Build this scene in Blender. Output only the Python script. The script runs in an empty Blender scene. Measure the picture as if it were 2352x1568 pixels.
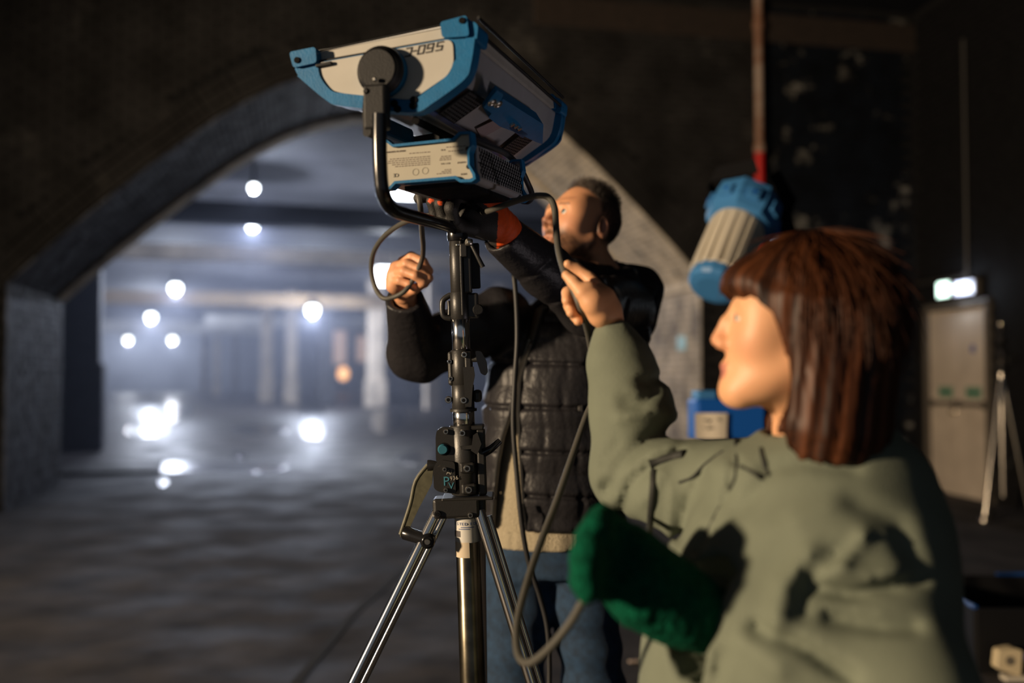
import bpy, bmesh, math, random
import numpy as np
from mathutils import Vector, Matrix

# ------------------------------------------------------------------ camera, world, lamps, exposure
SC = bpy.context.scene
COL = SC.collection
FPX = 2352 * 35.0 / 36.0
PITCH = math.atan((865 - 784) / FPX)
CAMH = 1.32
CP, SP = math.cos(PITCH), math.sin(PITCH)

cam_data = bpy.data.cameras.new('camera')
cam = bpy.data.objects.new('camera', cam_data)
COL.objects.link(cam)
cam.location = (0, 0, CAMH)
cam.rotation_euler = (math.pi / 2 + PITCH, 0, 0)
cam_data.lens = 35.0
cam_data.sensor_width = 36.0
cam_data.clip_start = 0.05
cam_data.clip_end = 300
cam_data.dof.use_dof = True
cam_data.dof.focus_distance = 1.95
cam_data.dof.aperture_fstop = 1.5
SC.camera = cam

world = bpy.data.worlds.new('world')
SC.world = world
world.use_nodes = True
wb = world.node_tree.nodes['Background']
wb.inputs[0].default_value = (0.72, 0.84, 1.0, 1)
wb.inputs[1].default_value = 0.13

SC.view_settings.view_transform = 'Standard'
SC.view_settings.look = 'None'
SC.view_settings.gamma = 1.0
SC.view_settings.use_curve_mapping = False
SC.view_settings.exposure = 0.0
SC.cycles.use_denoising = True
SC.cycles.volume_bounces = 0
SC.cycles.max_bounces = 6
SC.cycles.diffuse_bounces = 3
SC.cycles.glossy_bounces = 3
SC.cycles.sample_clamp_indirect = 4.0
SC.cycles.caustics_reflective = False
SC.cycles.caustics_refractive = False


def lamp(name, kind, loc, energy, color, target=None, **kw):
    d = bpy.data.lights.new(name, kind)
    d.energy = energy
    d.color = color
    for k, v in kw.items():
        setattr(d, k, v)
    o = bpy.data.objects.new(name, d)
    COL.objects.link(o)
    o.location = loc
    if target is not None:
        o.rotation_euler = (Vector(target) - Vector(loc)).to_track_quat('-Z', 'Y').to_euler()
    return o


# warm film lamp standing off to the left of the photographer
lamp('key_light', 'SPOT', (-8.4, -1.8, 2.6), 5500, (1.0, 0.76, 0.50), (0.6, 4.0, 1.5),
     spot_size=math.radians(100), spot_blend=0.85, shadow_soft_size=0.26)
# unseen fill spot, added low at the right to brighten the panel light's underside
lamp('added_fill', 'SPOT', (1.75, 1.55, 0.30), 26, (1.0, 0.86, 0.90), (0.12, 1.95, 1.9),
     spot_size=math.radians(34), spot_blend=1.0, shadow_soft_size=0.25)

R = random.Random(7)


# ------------------------------------------------------------------ helpers
def P(px, py, d):
    """point that the photograph shows at pixel (px, py), d metres into the room"""
    x = (px - 1176) / FPX * d
    up = (784 - py) / FPX * d
    return Vector((x, d * CP - up * SP, d * SP + up * CP + CAMH))


def proj(Q):
    x = Q[:, 0]
    y = Q[:, 1]
    z = Q[:, 2] - CAMH
    d = y * CP + z * SP
    up = -y * SP + z * CP
    return 1176 + FPX * x / d, 784 - FPX * up / d, d


MATS = {}


def mat(name, col, rough=0.5, metal=0.0, var=0.0, scale=15.0, bump=0.0, bscale=60.0, attr=None, emis=None, estr=0.0,
        col2=None, thr=0.55, soft=0.08, rvar=0.0, sheen=0.0, wave=None, sss=0.0, coat=0.0, spec=0.5):
    if name in MATS:
        return MATS[name]
    m = bpy.data.materials.new(name)
    m.use_nodes = True
    nt = m.node_tree
    b = nt.nodes['Principled BSDF']
    b.inputs['Roughness'].default_value = rough
    b.inputs['Metallic'].default_value = metal
    b.inputs['Specular IOR Level'].default_value = spec
    if sheen:
        b.inputs['Sheen Weight'].default_value = sheen
        b.inputs['Sheen Tint'].default_value = (*col, 1)
    if coat:
        b.inputs['Coat Weight'].default_value = coat
        b.inputs['Coat Roughness'].default_value = 0.15
    if sss:
        b.inputs['Subsurface Weight'].default_value = sss
        b.inputs['Subsurface Radius'].default_value = (0.012, 0.004, 0.002)
        b.inputs['Subsurface Scale'].default_value = 0.6
    c4 = (*col, 1)
    b.inputs['Base Color'].default_value = c4
    src = None
    if attr:
        a = nt.nodes.new('ShaderNodeAttribute')
        a.attribute_name = attr
        src = a.outputs['Color']
    tc = None
    if var or bump or col2 or rvar or wave:
        tc = nt.nodes.new('ShaderNodeNewGeometry').outputs['Position']
    if col2:
        n = nt.nodes.new('ShaderNodeTexNoise')
        n.inputs['Scale'].default_value = scale
        n.inputs['Detail'].default_value = 8
        n.inputs['Roughness'].default_value = 0.65
        nt.links.new(tc, n.inputs['Vector'])
        r = nt.nodes.new('ShaderNodeMapRange')
        r.inputs[1].default_value = thr - soft
        r.inputs[2].default_value = thr + soft
        nt.links.new(n.outputs[0], r.inputs[0])
        x = nt.nodes.new('ShaderNodeMix')
        x.data_type = 'RGBA'
        x.inputs[6].default_value = c4
        x.inputs[7].default_value = (*col2, 1)
        nt.links.new(r.outputs[0], x.inputs[0])
        if src is not None:
            nt.links.new(src, x.inputs[6])
        src = x.outputs[2]
    if var:
        n = nt.nodes.new('ShaderNodeTexNoise')
        n.inputs['Scale'].default_value = scale * 1.7
        n.inputs['Detail'].default_value = 6
        nt.links.new(tc, n.inputs['Vector'])
        r = nt.nodes.new('ShaderNodeMapRange')
        r.inputs[1].default_value = 0.3
        r.inputs[2].default_value = 0.7
        r.inputs[3].default_value = 1 - var
        r.inputs[4].default_value = 1 + var
        nt.links.new(n.outputs[0], r.inputs[0])
        h = nt.nodes.new('ShaderNodeVectorMath')
        h.operation = 'SCALE'
        if src is not None:
            nt.links.new(src, h.inputs[0])
        else:
            h.inputs[0].default_value = col
        nt.links.new(r.outputs[0], h.inputs['Scale'])
        src = h.outputs[0]
    if src is not None:
        nt.links.new(src, b.inputs['Base Color'])
    if rvar:
        n = nt.nodes.new('ShaderNodeTexNoise')
        n.inputs['Scale'].default_value = scale
        n.inputs['Detail'].default_value = 5
        nt.links.new(tc, n.inputs['Vector'])
        r = nt.nodes.new('ShaderNodeMapRange')
        r.inputs[1].default_value = 0.35
        r.inputs[2].default_value = 0.65
        r.inputs[3].default_value = max(0.02, rough - rvar)
        r.inputs[4].default_value = min(1, rough + rvar)
        nt.links.new(n.outputs[0], r.inputs[0])
        nt.links.new(r.outputs[0], b.inputs['Roughness'])
    if bump:
        n = nt.nodes.new('ShaderNodeTexNoise')
        n.inputs['Scale'].default_value = bscale
        n.inputs['Detail'].default_value = 5
        nt.links.new(tc, n.inputs['Vector'])
        u = nt.nodes.new('ShaderNodeBump')
        u.inputs['Strength'].default_value = bump
        u.inputs['Distance'].default_value = 0.01
        nt.links.new(n.outputs[0], u.inputs['Height'])
        nt.links.new(u.outputs[0], b.inputs['Normal'])
    if emis:
        b.inputs['Emission Color'].default_value = (*emis, 1)
        b.inputs['Emission Strength'].default_value = estr
    MATS[name] = m
    return m


def link(name, me, parent=None, material=None):
    o = bpy.data.objects.new(name, me)
    COL.objects.link(o)
    if material is not None and me is not None:
        me.materials.clear()
        me.materials.append(material)
    if parent is not None:
        o.parent = parent
    return o


def tag(o, label, cat, group=None):
    o['label'] = label
    o['category'] = cat
    if group:
        o['group'] = group
    return o


def struct(o):
    o['kind'] = 'structure'
    return o


def empty(name, loc, label=None, cat=None, group=None):
    """an Empty at the base of a thing; children are given in world coordinates through `put`"""
    o = bpy.data.objects.new(name, None)
    COL.objects.link(o)
    o.location = loc
    o.empty_display_size = 0.1
    if label:
        tag(o, label, cat, group)
    return o


def put(o, parent):
    """parent o (whose mesh is in world coordinates) without moving it"""
    o.parent = parent
    w = Vector((0, 0, 0))
    q = parent
    while q is not None:
        w = w + Vector(q.location)
        q = q.parent
    o.location = Vector(o.location) - w
    return o


class MB:
    """collects solids, in world coordinates, and links them as ONE mesh"""

    def __init__(self):
        self.v = []
        self.f = []
        self.sm = []

    def add(self, vs, fs, smooth=False):
        k = len(self.v)
        self.v += [tuple(x) for x in vs]
        self.f += [tuple(i + k for i in f) for f in fs]
        self.sm += [smooth] * len(fs)
        return self

    def box(self, c, sx, sy, sz, ax=None, bev=0.0):
        """box of full sizes; ax = (x, y, z) axes"""
        c = Vector(c)
        X, Y, Z = ax if ax else (Vector((1, 0, 0)), Vector((0, 1, 0)), Vector((0, 0, 1)))
        bm = bmesh.new()
        bmesh.ops.create_cube(bm, size=1.0)
        for v in bm.verts:
            v.co = Vector((v.co.x * sx, v.co.y * sy, v.co.z * sz))
        if bev:
            bmesh.ops.bevel(bm, geom=list(bm.edges), offset=bev, segments=2, affect='EDGES', profile=0.5)
        bm.verts.index_update()
        vs = [c + X * v.co.x + Y * v.co.y + Z * v.co.z for v in bm.verts]
        fs = [[v.index for v in f.verts] for f in bm.faces]
        bm.free()
        return self.add(vs, fs)

    def rings(self, rings, cap=True, smooth=True):
        n = len(rings[0])
        vs = [p for r in rings for p in r]
        fs = []
        for i in range(len(rings) - 1):
            for j in range(n):
                a = i * n + j
                b = i * n + (j + 1) % n
                fs.append((a, b, b + n, a + n))
        self.add(vs, fs, smooth)
        if cap:
            self.add(rings[0], [tuple(range(n))[::-1]])
            self.add(rings[-1], [tuple(range(n))])
        return self

    def lathe(self, a, b, prof, n=24, smooth=True, cap=True):
        """prof = [(t along a->b in metres, radius)]"""
        a = Vector(a)
        z = (Vector(b) - a).normalized()
        x = z.orthogonal().normalized()
        y = z.cross(x)
        rs = []
        for t, r in prof:
            rs.append([a + z * t + (x * math.cos(k * 2 * math.pi / n) + y * math.sin(k * 2 * math.pi / n)) * r for k in range(n)])
        return self.rings(rs, cap, smooth)

    def cyl(self, a, b, r, r2=None, n=20, bev=0.0):
        L = (Vector(b) - Vector(a)).length
        r2 = r if r2 is None else r2
        if bev:
            return self.lathe(a, b, [(0, r - bev), (bev, r), (L - bev, r2), (L, r2 - bev)], n)
        return self.lathe(a, b, [(0, r), (L, r2)], n)

    def tube(self, pts, r, n=10, sub=8, cap=True):
        pts = spline(pts, sub) if sub > 1 else [Vector(p) for p in pts]
        rs = []
        up = None
        for i, p in enumerate(pts):
            t = (pts[min(i + 1, len(pts) - 1)] - pts[max(i - 1, 0)]).normalized()
            if up is None:
                up = t.orthogonal().normalized()
            up = (up - t * up.dot(t)).normalized()
            s = t.cross(up)
            rr = r(i / (len(pts) - 1)) if callable(r) else r
            rs.append([p + (up * math.cos(k * 2 * math.pi / n) + s * math.sin(k * 2 * math.pi / n)) * rr for k in range(n)])
        return self.rings(rs, cap)

    def prism(self, poly, w, close=True, bev=None):
        """poly = world points of one end, w = extrusion vector"""
        n = len(poly)
        w = Vector(w)
        poly = [Vector(p) for p in poly]
        vs = poly + [p + w for p in poly]
        fs = [(i, (i + 1) % n, n + (i + 1) % n, n + i) for i in range(n)]
        if close:
            fs += [tuple(range(n))[::-1], tuple(range(n, 2 * n))]
        return self.add(vs, fs)

    def build(self, name, material, parent=None, fix=True):
        me = bpy.data.meshes.new(name)
        me.from_pydata([tuple(v) for v in self.v], [], self.f)
        me.polygons.foreach_set('use_smooth', self.sm)
        if fix:
            bm = bmesh.new()
            bm.from_mesh(me)
            bmesh.ops.recalc_face_normals(bm, faces=bm.faces)
            bm.to_mesh(me)
            bm.free()
        me.materials.append(material)
        o = bpy.data.objects.new(name, me)
        COL.objects.link(o)
        if parent is not None:
            put(o, parent)
        return o


def spline(pts, sub=8):
    pts = [Vector(p) for p in pts]
    out = []
    n = len(pts)
    for i in range(n - 1):
        p0 = pts[max(i - 1, 0)]
        p1, p2 = pts[i], pts[i + 1]
        p3 = pts[min(i + 2, n - 1)]
        for k in range(sub):
            t = k / sub
            out.append(0.5 * ((2 * p1) + (p2 - p0) * t + (2 * p0 - 5 * p1 + 4 * p2 - p3) * t * t + (3 * p1 - p0 - 3 * p2 + p3) * t ** 3))
    out.append(pts[-1])
    return out


def lettering(name, s, origin, right, up, size, material, parent, depth=0.0006, shear=0.0, align='LEFT'):
    cu = bpy.data.curves.new(name, 'FONT')
    cu.body = s
    cu.size = size
    cu.extrude = depth
    cu.shear = shear
    cu.align_x = align
    cu.resolution_u = 2
    t = bpy.data.objects.new(name, cu)
    COL.objects.link(t)
    bpy.context.view_layer.update()
    dg = bpy.context.evaluated_depsgraph_get()
    me = bpy.data.meshes.new_from_object(t.evaluated_get(dg))
    bpy.data.objects.remove(t)
    right = Vector(right).normalized()
    up = Vector(up)
    up = (up - right * up.dot(right)).normalized()
    nrm = right.cross(up)
    M = Matrix((right, up, nrm)).transposed().to_4x4()
    M.translation = Vector(origin)
    me.transform(M)
    me.materials.clear()
    me.materials.append(material)
    o = bpy.data.objects.new(name, me)
    COL.objects.link(o)
    put(o, parent)
    return o
# ------------------------------------------------------------------ the setting: floor, walls, arch, hall
M_FLOOR = mat('wet_concrete', (0.048, 0.043, 0.043), rough=0.80, rvar=0.12, var=0.6, scale=1.6, bump=0.25, bscale=24, spec=0.22)
M_BRICK = mat('sooty_brick', (0.022, 0.021, 0.021), rough=0.75, col2=(0.07, 0.066, 0.062), scale=1.3, thr=0.64, soft=0.07, var=0.5, bump=0.5, bscale=40, spec=0.12)
M_BRICKW = mat('flaking_brick', (0.004, 0.006, 0.010), rough=0.8, col2=(0.20, 0.19, 0.17), scale=2.4, thr=0.63, soft=0.05, var=0.5, bump=0.5, bscale=40, spec=0.12)
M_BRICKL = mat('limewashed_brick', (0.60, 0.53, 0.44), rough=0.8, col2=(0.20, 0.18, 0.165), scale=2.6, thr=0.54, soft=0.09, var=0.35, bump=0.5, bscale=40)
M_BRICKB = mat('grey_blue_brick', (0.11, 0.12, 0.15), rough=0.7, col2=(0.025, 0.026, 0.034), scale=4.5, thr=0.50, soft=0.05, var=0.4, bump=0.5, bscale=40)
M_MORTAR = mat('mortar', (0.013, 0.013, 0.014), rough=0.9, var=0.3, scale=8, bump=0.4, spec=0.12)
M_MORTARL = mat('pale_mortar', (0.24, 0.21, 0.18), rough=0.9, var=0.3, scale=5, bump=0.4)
M_RENDER = mat('pale_plaster', (0.72, 0.63, 0.50), rough=0.85, var=0.3, scale=3, bump=0.4, col2=(0.2, 0.18, 0.16), thr=0.6)
M_DARK = mat('dark_steel', (0.02, 0.021, 0.025), rough=0.55, var=0.3, spec=0.12)
M_CEIL = mat('hall_ceiling_paint', (0.10, 0.10, 0.11), rough=0.8, var=0.35, scale=0.5)
M_CONC = mat('hall_concrete', (0.62, 0.52, 0.41), rough=0.8, var=0.3, scale=0.8)
M_BACK = mat('hall_back_wall', (0.13, 0.14, 0.17), rough=0.9, var=0.3, scale=0.3)
M_WATER = mat('standing_water', (0.02, 0.021, 0.024), rough=0.24, spec=0.5, bump=0.04, bscale=3.0)

LC = Vector((-5.0, 9.8, 0))          # near left corner of the archway
RC = Vector((2.15, 11.3, 0))         # near right corner
WD = (RC - LC).normalized()          # along the wall
WN = Vector((-WD.y, WD.x, 0))        # into the passage
DEEP = 2.35
RWA = Vector((4.85, 11.87, 0))       # corner of the front and the right wall
RWD = Vector((0.109, -1, 0)).normalized()
CEILZ = 5.7


def on_plane(px, py, o, n):
    c = Vector((0, 0, CAMH))
    a = P(px, py, 1.0) - c
    return c + a * ((o - c).dot(n) / a.dot(n))


floor = MB()
floor.add([(-60, -8, 0), (60, -8, 0), (60, 120, 0), (-60, 120, 0)], [(0, 1, 2, 3)])
FL = struct(floor.build('floor', M_FLOOR))
nt_ = M_FLOOR.node_tree
bs_ = nt_.nodes['Principled BSDF']
lk_ = bs_.inputs['Roughness'].links[0]
src_ = lk_.from_socket
gp_ = nt_.nodes.new('ShaderNodeNewGeometry')
sx_ = nt_.nodes.new('ShaderNodeSeparateXYZ')
nt_.links.new(gp_.outputs['Position'], sx_.inputs[0])
mr_ = nt_.nodes.new('ShaderNodeMapRange')      # the hall floor is wet, the near room is dry
mr_.inputs[1].default_value = 10.0
mr_.inputs[2].default_value = 15.0
mr_.inputs[3].default_value = 0.0
mr_.inputs[4].default_value = -0.32
nt_.links.new(sx_.outputs[1], mr_.inputs[0])
ad_ = nt_.nodes.new('ShaderNodeMath')
ad_.operation = 'ADD'
nt_.links.new(src_, ad_.inputs[0])
nt_.links.new(mr_.outputs[0], ad_.inputs[1])
nt_.links.new(ad_.outputs[0], bs_.inputs['Roughness'])
# joint between the floor slabs, running towards the camera
jt = MB()
for a, b in (((680, 1568), (812, 1410)), ((812, 1410), (925, 1310)), ((925, 1310), (1010, 1252))):
    o = Vector((0, 0, 0.0))
    n = Vector((0, 0, 1))
    p, q = on_plane(*a, o, n), on_plane(*b, o, n)
    d = (q - p).normalized()
    s = Vector((-d.y, d.x, 0)) * 0.022
    jt.add([p - s, p + s, q + s, q - s, p - s + Vector((0, 0, .004)), p + s + Vector((0, 0, .004)), q + s + Vector((0, 0, .004)), q - s + Vector((0, 0, .004))],
           [(0, 1, 2, 3), (4, 5, 6, 7), (0, 1, 5, 4), (1, 2, 6, 5), (2, 3, 7, 6), (3, 0, 4, 7)])
jo = jt.build('joint_strip', mat('tar', (0.012, 0.012, 0.013), rough=0.9), FL)

# arch curves, near and far edge, as points in the wall planes
NEAR = [(10, 650), (70, 598), (130, 545), (195, 492), (260, 440), (340, 379), (420, 322), (490, 274), (560, 232), (630, 198), (700, 172), (765, 156),
        (830, 148), (895, 149), (960, 158), (1040, 178), (1120, 207), (1200, 246), (1280, 296), (1355, 364), (1430, 440), (1480, 492), (1530, 545), (1572, 592), (1612, 640)]
near = [on_plane(x, y, LC, WN) for x, y in NEAR]
near[0] = Vector((LC.x, LC.y, near[0].z))
near[-1] = Vector((RC.x, RC.y, near[-1].z))
# the far edge follows the same curve, a little lower at the left haunch
far = []
for i, p in enumerate(near):
    t = i / (len(near) - 1)
    far.append(p + WN * DEEP + Vector((0, 0, 0.03 - 0.10 * math.sin(math.pi * t) * (1 - t))))
farL, farR = far[0], far[-1]


def wall_uv(p):
    return (p - LC).dot(WD), p.z


near_u = [wall_uv(p) for p in near]


def arch_z(u):
    if u <= near_u[0][0] or u >= near_u[-1][0]:
        return -1
    for (a, za), (b, zb) in zip(near_u, near_u[1:]):
        if a <= u <= b:
            return za + (zb - za) * (u - a) / (b - a)
    return -1


BRICK_ME = {}


def lay_bricks(owner, cells, material, mname, limit=300, name='brick'):
    """cells = (centre, x axis, z axis, normal, length, height). The ones that show largest become parts, the rest one part."""
    cells = sorted(cells, key=lambda c: (c[0] - Vector((0, 0, CAMH))).length)
    rest = MB()
    for i, (c, X, Z, N, L, H) in enumerate(cells):
        L = L - 0.010
        H = H - 0.010
        D = 0.022
        c = c + N * R.uniform(-0.004, 0.004)
        if i < limit:
            key = (mname, round(L, 2), round(H, 3))
            if key not in BRICK_ME:
                m = MB().box((0, 0, 0), L, D, H, None, 0.004 if False else 0)
                q = m.build(name, material)
                BRICK_ME[key] = q.data
                bpy.data.objects.remove(q)
            o = bpy.data.objects.new(name, BRICK_ME[key])
            COL.objects.link(o)
            M = Matrix((X, N, Z)).transposed().to_4x4()
            M = M @ Matrix.Rotation(R.uniform(-0.012, 0.012), 4, 'Y')
            M.translation = c - (Vector(owner.location))
            o.parent = owner
            o.matrix_local = M
        else:
            rest.box(c, L, D, H, (X, N, Z))
    if rest.v:
        o = rest.build('brick', material, owner, fix=False)
        o['kind'] = 'stuff'


BL, BH = 0.235, 0.078
# --- front wall with the opening
ULEFT, URIGHT = -4.6, (RWA - LC).dot(WD)
fw = MB()
top = CEILZ
outline = [(ULEFT, 0), (near_u[0][0], 0)]
vs, fs = [], []
for (u, z) in near_u:
    vs += [LC + WD * u + Vector((0, 0, z)), LC + WD * u + Vector((0, 0, top))]
for i in range(len(near_u) - 1):
    fs.append((2 * i, 2 * i + 2, 2 * i + 3, 2 * i + 1))
fw.add(vs, fs)
for a, b in ((ULEFT, 0), (near_u[-1][0], URIGHT)):
    p, q = LC + WD * a, LC + WD * b
    fw.add([p, q, q + Vector((0, 0, top)), p + Vector((0, 0, top))], [(0, 1, 2, 3)])
WF = struct(fw.build('wall_front', M_MORTAR))
cells = []
cells_pale = []
row = 0
z = BH / 2
while z < top - 0.05:
    u = ULEFT + (BL / 2 if row % 2 else 0)
    while u < URIGHT - BL / 2:
        za = max(arch_z(u - BL / 2), arch_z(u + BL / 2), arch_z(u))
        ring = za > 0 and z < za + 0.36
        inside = (near_u[0][0] - 0.0 < u + BL / 2 and u - BL / 2 < near_u[-1][0]) and z < max(za, near_u[0][1])
        if not ring and not inside:
            p = LC + WD * u + Vector((0, 0, z)) - WN * 0.006
            cells.append((p, WD, Vector((0, 0, 1)), -WN, BL, BH))
        u += BL
    z += BH
    row += 1


def cell_seen(c):
    x, y, d = proj(np.array([tuple(c[0])]))
    return -120 < x[0] < 2480 and -120 < y[0] < 1700


# three header rings of the arch face
for k in range(3):
    off = 0.06 + k * 0.115
    acc = 0.0
    for i in range(len(near) - 1):
        a, b = near[i], near[i + 1]
        t = (b - a).normalized()
        n = Vector((0, 0, 1)) - t * t.z
        n = n.normalized()
        L = (b - a).length
        m = max(1, int(round(L / 0.085)))
        for j in range(m):
            c = a + (b - a) * ((j + 0.5) / m) + n * off - WN * 0.008
            cells.append((c, t, n, -WN, L / m, 0.112))
flaky = [c for c in cells if (c[0] - LC).dot(WD) > near_u[-1][0] + 0.75]
plain = [c for c in cells if (c[0] - LC).dot(WD) <= near_u[-1][0] + 0.75]
lay_bricks(WF, flaky, M_BRICKW, 'flaky', 130)
plain_seen = [c for c in plain if cell_seen(c)]
lay_bricks(WF, plain_seen, M_BRICK, 'sooty', 165)

# --- passage: jambs, vault
def jamb(name, a, b, ztop_a, ztop_b, nrm, material, mname, mortar):
    m = MB()
    m.add([a, b, b + Vector((0, 0, ztop_b)), a + Vector((0, 0, ztop_a))], [(0, 1, 2, 3)])
    w = struct(m.build(name, mortar))
    X = (b - a).normalized()
    L = (b - a).length
    cs = []
    z = BH / 2
    row = 0
    while z < min(ztop_a, ztop_b) - 0.02:
        u = BL / 2 if row % 2 == 0 else BL * 0.25
        while u < L - 0.05:
            bl = BL if row % 2 == 0 else BL / 2
            cs.append((a + X * u + Vector((0, 0, z)) + nrm * 0.006, X, Vector((0, 0, 1)), nrm, bl, BH))
            u += bl
        z += BH
        row += 1
    lay_bricks(w, cs, material, mname, 290)
    return w


FL0 = Vector((farL.x, farL.y, 0))
FR0 = Vector((farR.x, farR.y, 0))
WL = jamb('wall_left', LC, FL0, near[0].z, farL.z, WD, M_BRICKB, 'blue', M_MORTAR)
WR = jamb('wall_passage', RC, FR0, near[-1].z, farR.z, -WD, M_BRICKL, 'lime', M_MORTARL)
# impost ledge of the right jamb
led = MB().box(RC + WN * DEEP / 2 + Vector((0, 0, near[-1].z - 0.05)) - WD * 0.0, 0.10, DEEP, 0.11, (WD, WN, Vector((0, 0, 1))), 0.01)
struct(led.build('trim_1', M_RENDER))
sign = MB().box(RC + WN * 0.55 - WD * 0.02 + Vector((0, 0, 1.72)), 0.012, 0.26, 0.17, (WD, WN, Vector((0, 0, 1))), 0.003)
sg = sign.build('wall_sign', mat('teal_enamel', (0.22, 0.50, 0.50), rough=0.4))
tag(sg, 'small plain teal sign on the pale brick side of the archway', 'sign')

va = MB()
NV = len(near)
vs, fs = [], []
STEP = 4
for i in range(NV):
    for k in range(STEP + 1):
        vs.append(near[i].lerp(far[i], k / STEP))
for i in range(NV - 1):
    for k in range(STEP):
        a = i * (STEP + 1) + k
        fs.append((a, a + 1, a + STEP + 2, a + STEP + 1))
va.add(vs, fs)
VA = struct(va.build('ceiling_vault', M_MORTAR))
cs_l, cs_r = [], []
for i in range(NV - 1):
    a, b = near[i], near[i + 1]
    af, bf = far[i], far[i + 1]
    L = (b - a).length
    t = (b - a).normalized()
    m = max(1, int(round(L / BH)))
    for j in range(m):
        f = (j + 0.5) / m
        s, e = a.lerp(b, f), af.lerp(bf, f)
        X = (e - s).normalized()
        N = X.cross(t).normalized()
        if N.z > 0:
            N = -N
        W = (e - s).length
        u = 0.0
        first = True
        while u < W - 0.03:
            bl = min(BL / 2 if (first and j % 2) else BL, W - u)
            first = False
            c = s + X * (u + bl / 2) + N * 0.006
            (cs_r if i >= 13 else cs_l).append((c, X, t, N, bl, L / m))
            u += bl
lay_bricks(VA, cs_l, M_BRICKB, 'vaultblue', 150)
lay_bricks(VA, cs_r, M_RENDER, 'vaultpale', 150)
# pale band along the far edge of the vault
bd = MB()
for i in range(NV - 1):
    a, b = far[i], far[i + 1]
    t = (b - a).normalized()
    n = (Vector((0, 0, 1)) - t * t.z).normalized()
    c = (a + b) / 2 - WN * 0.18 - n * 0.03
    bd.box(c, (b - a).length * 1.02, 0.36, 0.05, (t, WN, n))
struct(bd.build('trim_2', M_RENDER))
# wall of the hall around the far side of the opening
hw = MB()
for a, b in ((-12.0, 0.0), (near_u[-1][0], 16.0)):
    p, q = LC + WD * a + WN * DEEP, LC + WD * b + WN * DEEP
    hw.add([p, q, q + Vector((0, 0, 6.2)), p + Vector((0, 0, 6.2))], [(0, 1, 2, 3)])
vs, fs = [], []
for p in far:
    vs += [p, Vector((p.x, p.y, 6.2))]
for i in range(NV - 1):
    fs.append((2 * i, 2 * i + 2, 2 * i + 3, 2 * i + 1))
hw.add(vs, fs)
struct(hw.build('wall_hall', M_DARK))

# --- right wall with the double door
def right_pt(s, z=0.0):
    return RWA + RWD * s + Vector((0, 0, z))


RN = Vector((RWD.y, -RWD.x, 0))     # towards the room
DS0, DS1, DH = 0.27, 1.43, 2.08
rw = MB()
for s0, s1, z0, z1 in ((-0.02, DS0, 0, CEILZ), (DS0, DS1, DH, CEILZ), (DS1, 14, 0, CEILZ)):
    rw.add([right_pt(s0, z0), right_pt(s1, z0), right_pt(s1, z1), right_pt(s0, z1)], [(0, 1, 2, 3)])
WRT = struct(rw.build('wall_right', M_MORTAR))
cs = []
z = BH / 2
row = 0
while z < CEILZ - 0.05:
    s = BL / 2 * (row % 2) + 0.1
    while s < 3.4:
        if not (DS0 - BL / 2 - 0.05 < s < DS1 + BL / 2 + 0.05 and z < DH + 0.08):
            cs.append((right_pt(s, z) + RN * 0.006, RWD, Vector((0, 0, 1)), RN, BL, BH))
        s += BL
    z += BH
    row += 1
M_BRICKD = mat('black_brick', (0.008, 0.008, 0.009), rough=0.8, var=0.5, bump=0.5, bscale=40, spec=0.12)
lay_bricks(WRT, cs, M_BRICKD, 'black', 290)

M_DOOR = mat('cream_door_paint', (0.56, 0.48, 0.40), rough=0.5, var=0.12, scale=2)
M_FRAME = mat('door_frame_paint', (0.10, 0.085, 0.07), rough=0.6, var=0.2)
DAX = (RWD, RN, Vector((0, 0, 1)))
dw = (DS1 - DS0) / 2
for k in range(2):
    s0 = DS0 + k * dw
    leaf = MB().box(right_pt(s0 + dw / 2, DH / 2) - RN * 0.01, dw - 0.012, 0.045, DH - 0.02, DAX, 0.004)
    lf = struct(leaf.build('door_%d' % (k + 1), M_DOOR))
    rail = MB().box(right_pt(s0 + dw / 2, 1.02) + RN * 0.035, dw - 0.08, 0.03, 0.05, DAX, 0.008)
    for q in (0.06, dw - 0.06):
        rail.box(right_pt(s0 + q, 1.02) + RN * 0.025, 0.05, 0.05, 0.09, DAX, 0.006)
    rail.build('push_bar', mat('door_bar', (0.16, 0.14, 0.12), rough=0.4, metal=0.4), lf)
    st = MB().box(right_pt(s0 + dw / 2 + (0.02 if k else 0.05), 1.15) + RN * 0.0145, 0.30, 0.004, 0.13, DAX)
    sto = st.build('notice', mat('notice_green', (0.20, 0.30, 0.22), rough=0.5), lf)
    s2 = MB().box(right_pt(s0 + dw / 2 + (0.02 if k else 0.05), 1.15) + RN * 0.018, 0.24, 0.004, 0.035, DAX)
    put(s2.build('notice_band', mat('notice_dark_green', (0.01, 0.16, 0.10), rough=0.5)), lf)
knob = MB().lathe(right_pt(DS0 + dw - 0.05, 0.93) + RN * 0.012, right_pt(DS0 + dw - 0.05, 0.93) + RN * 0.08, [(0, .03), (.01, .03), (.012, .012), (.035, .012), (.045, .03), (.06, .03), (.068, .015)], 16)
knob.build('door_knob', mat('polished_brass', (0.75, 0.66, 0.5), rough=0.25, metal=1.0), bpy.data.objects['door_1'])
seal = MB().lathe(right_pt(DS0 + dw * 1.5 + 0.02, 1.62) + RN * 0.012, right_pt(DS0 + dw * 1.5 + 0.02, 1.62) + RN * 0.016, [(0, .045), (.004, .045)], 20)
seal.build('round_notice', mat('blue_notice', (0.05, 0.08, 0.30), rough=0.5), bpy.data.objects['door_2'])
fr = MB()
for s0 in (DS0 - 0.04, DS1 + 0.04):
    fr.box(right_pt(s0, DH / 2) + RN * 0.01, 0.07, 0.09, DH + 0.08, DAX, 0.005)
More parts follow.
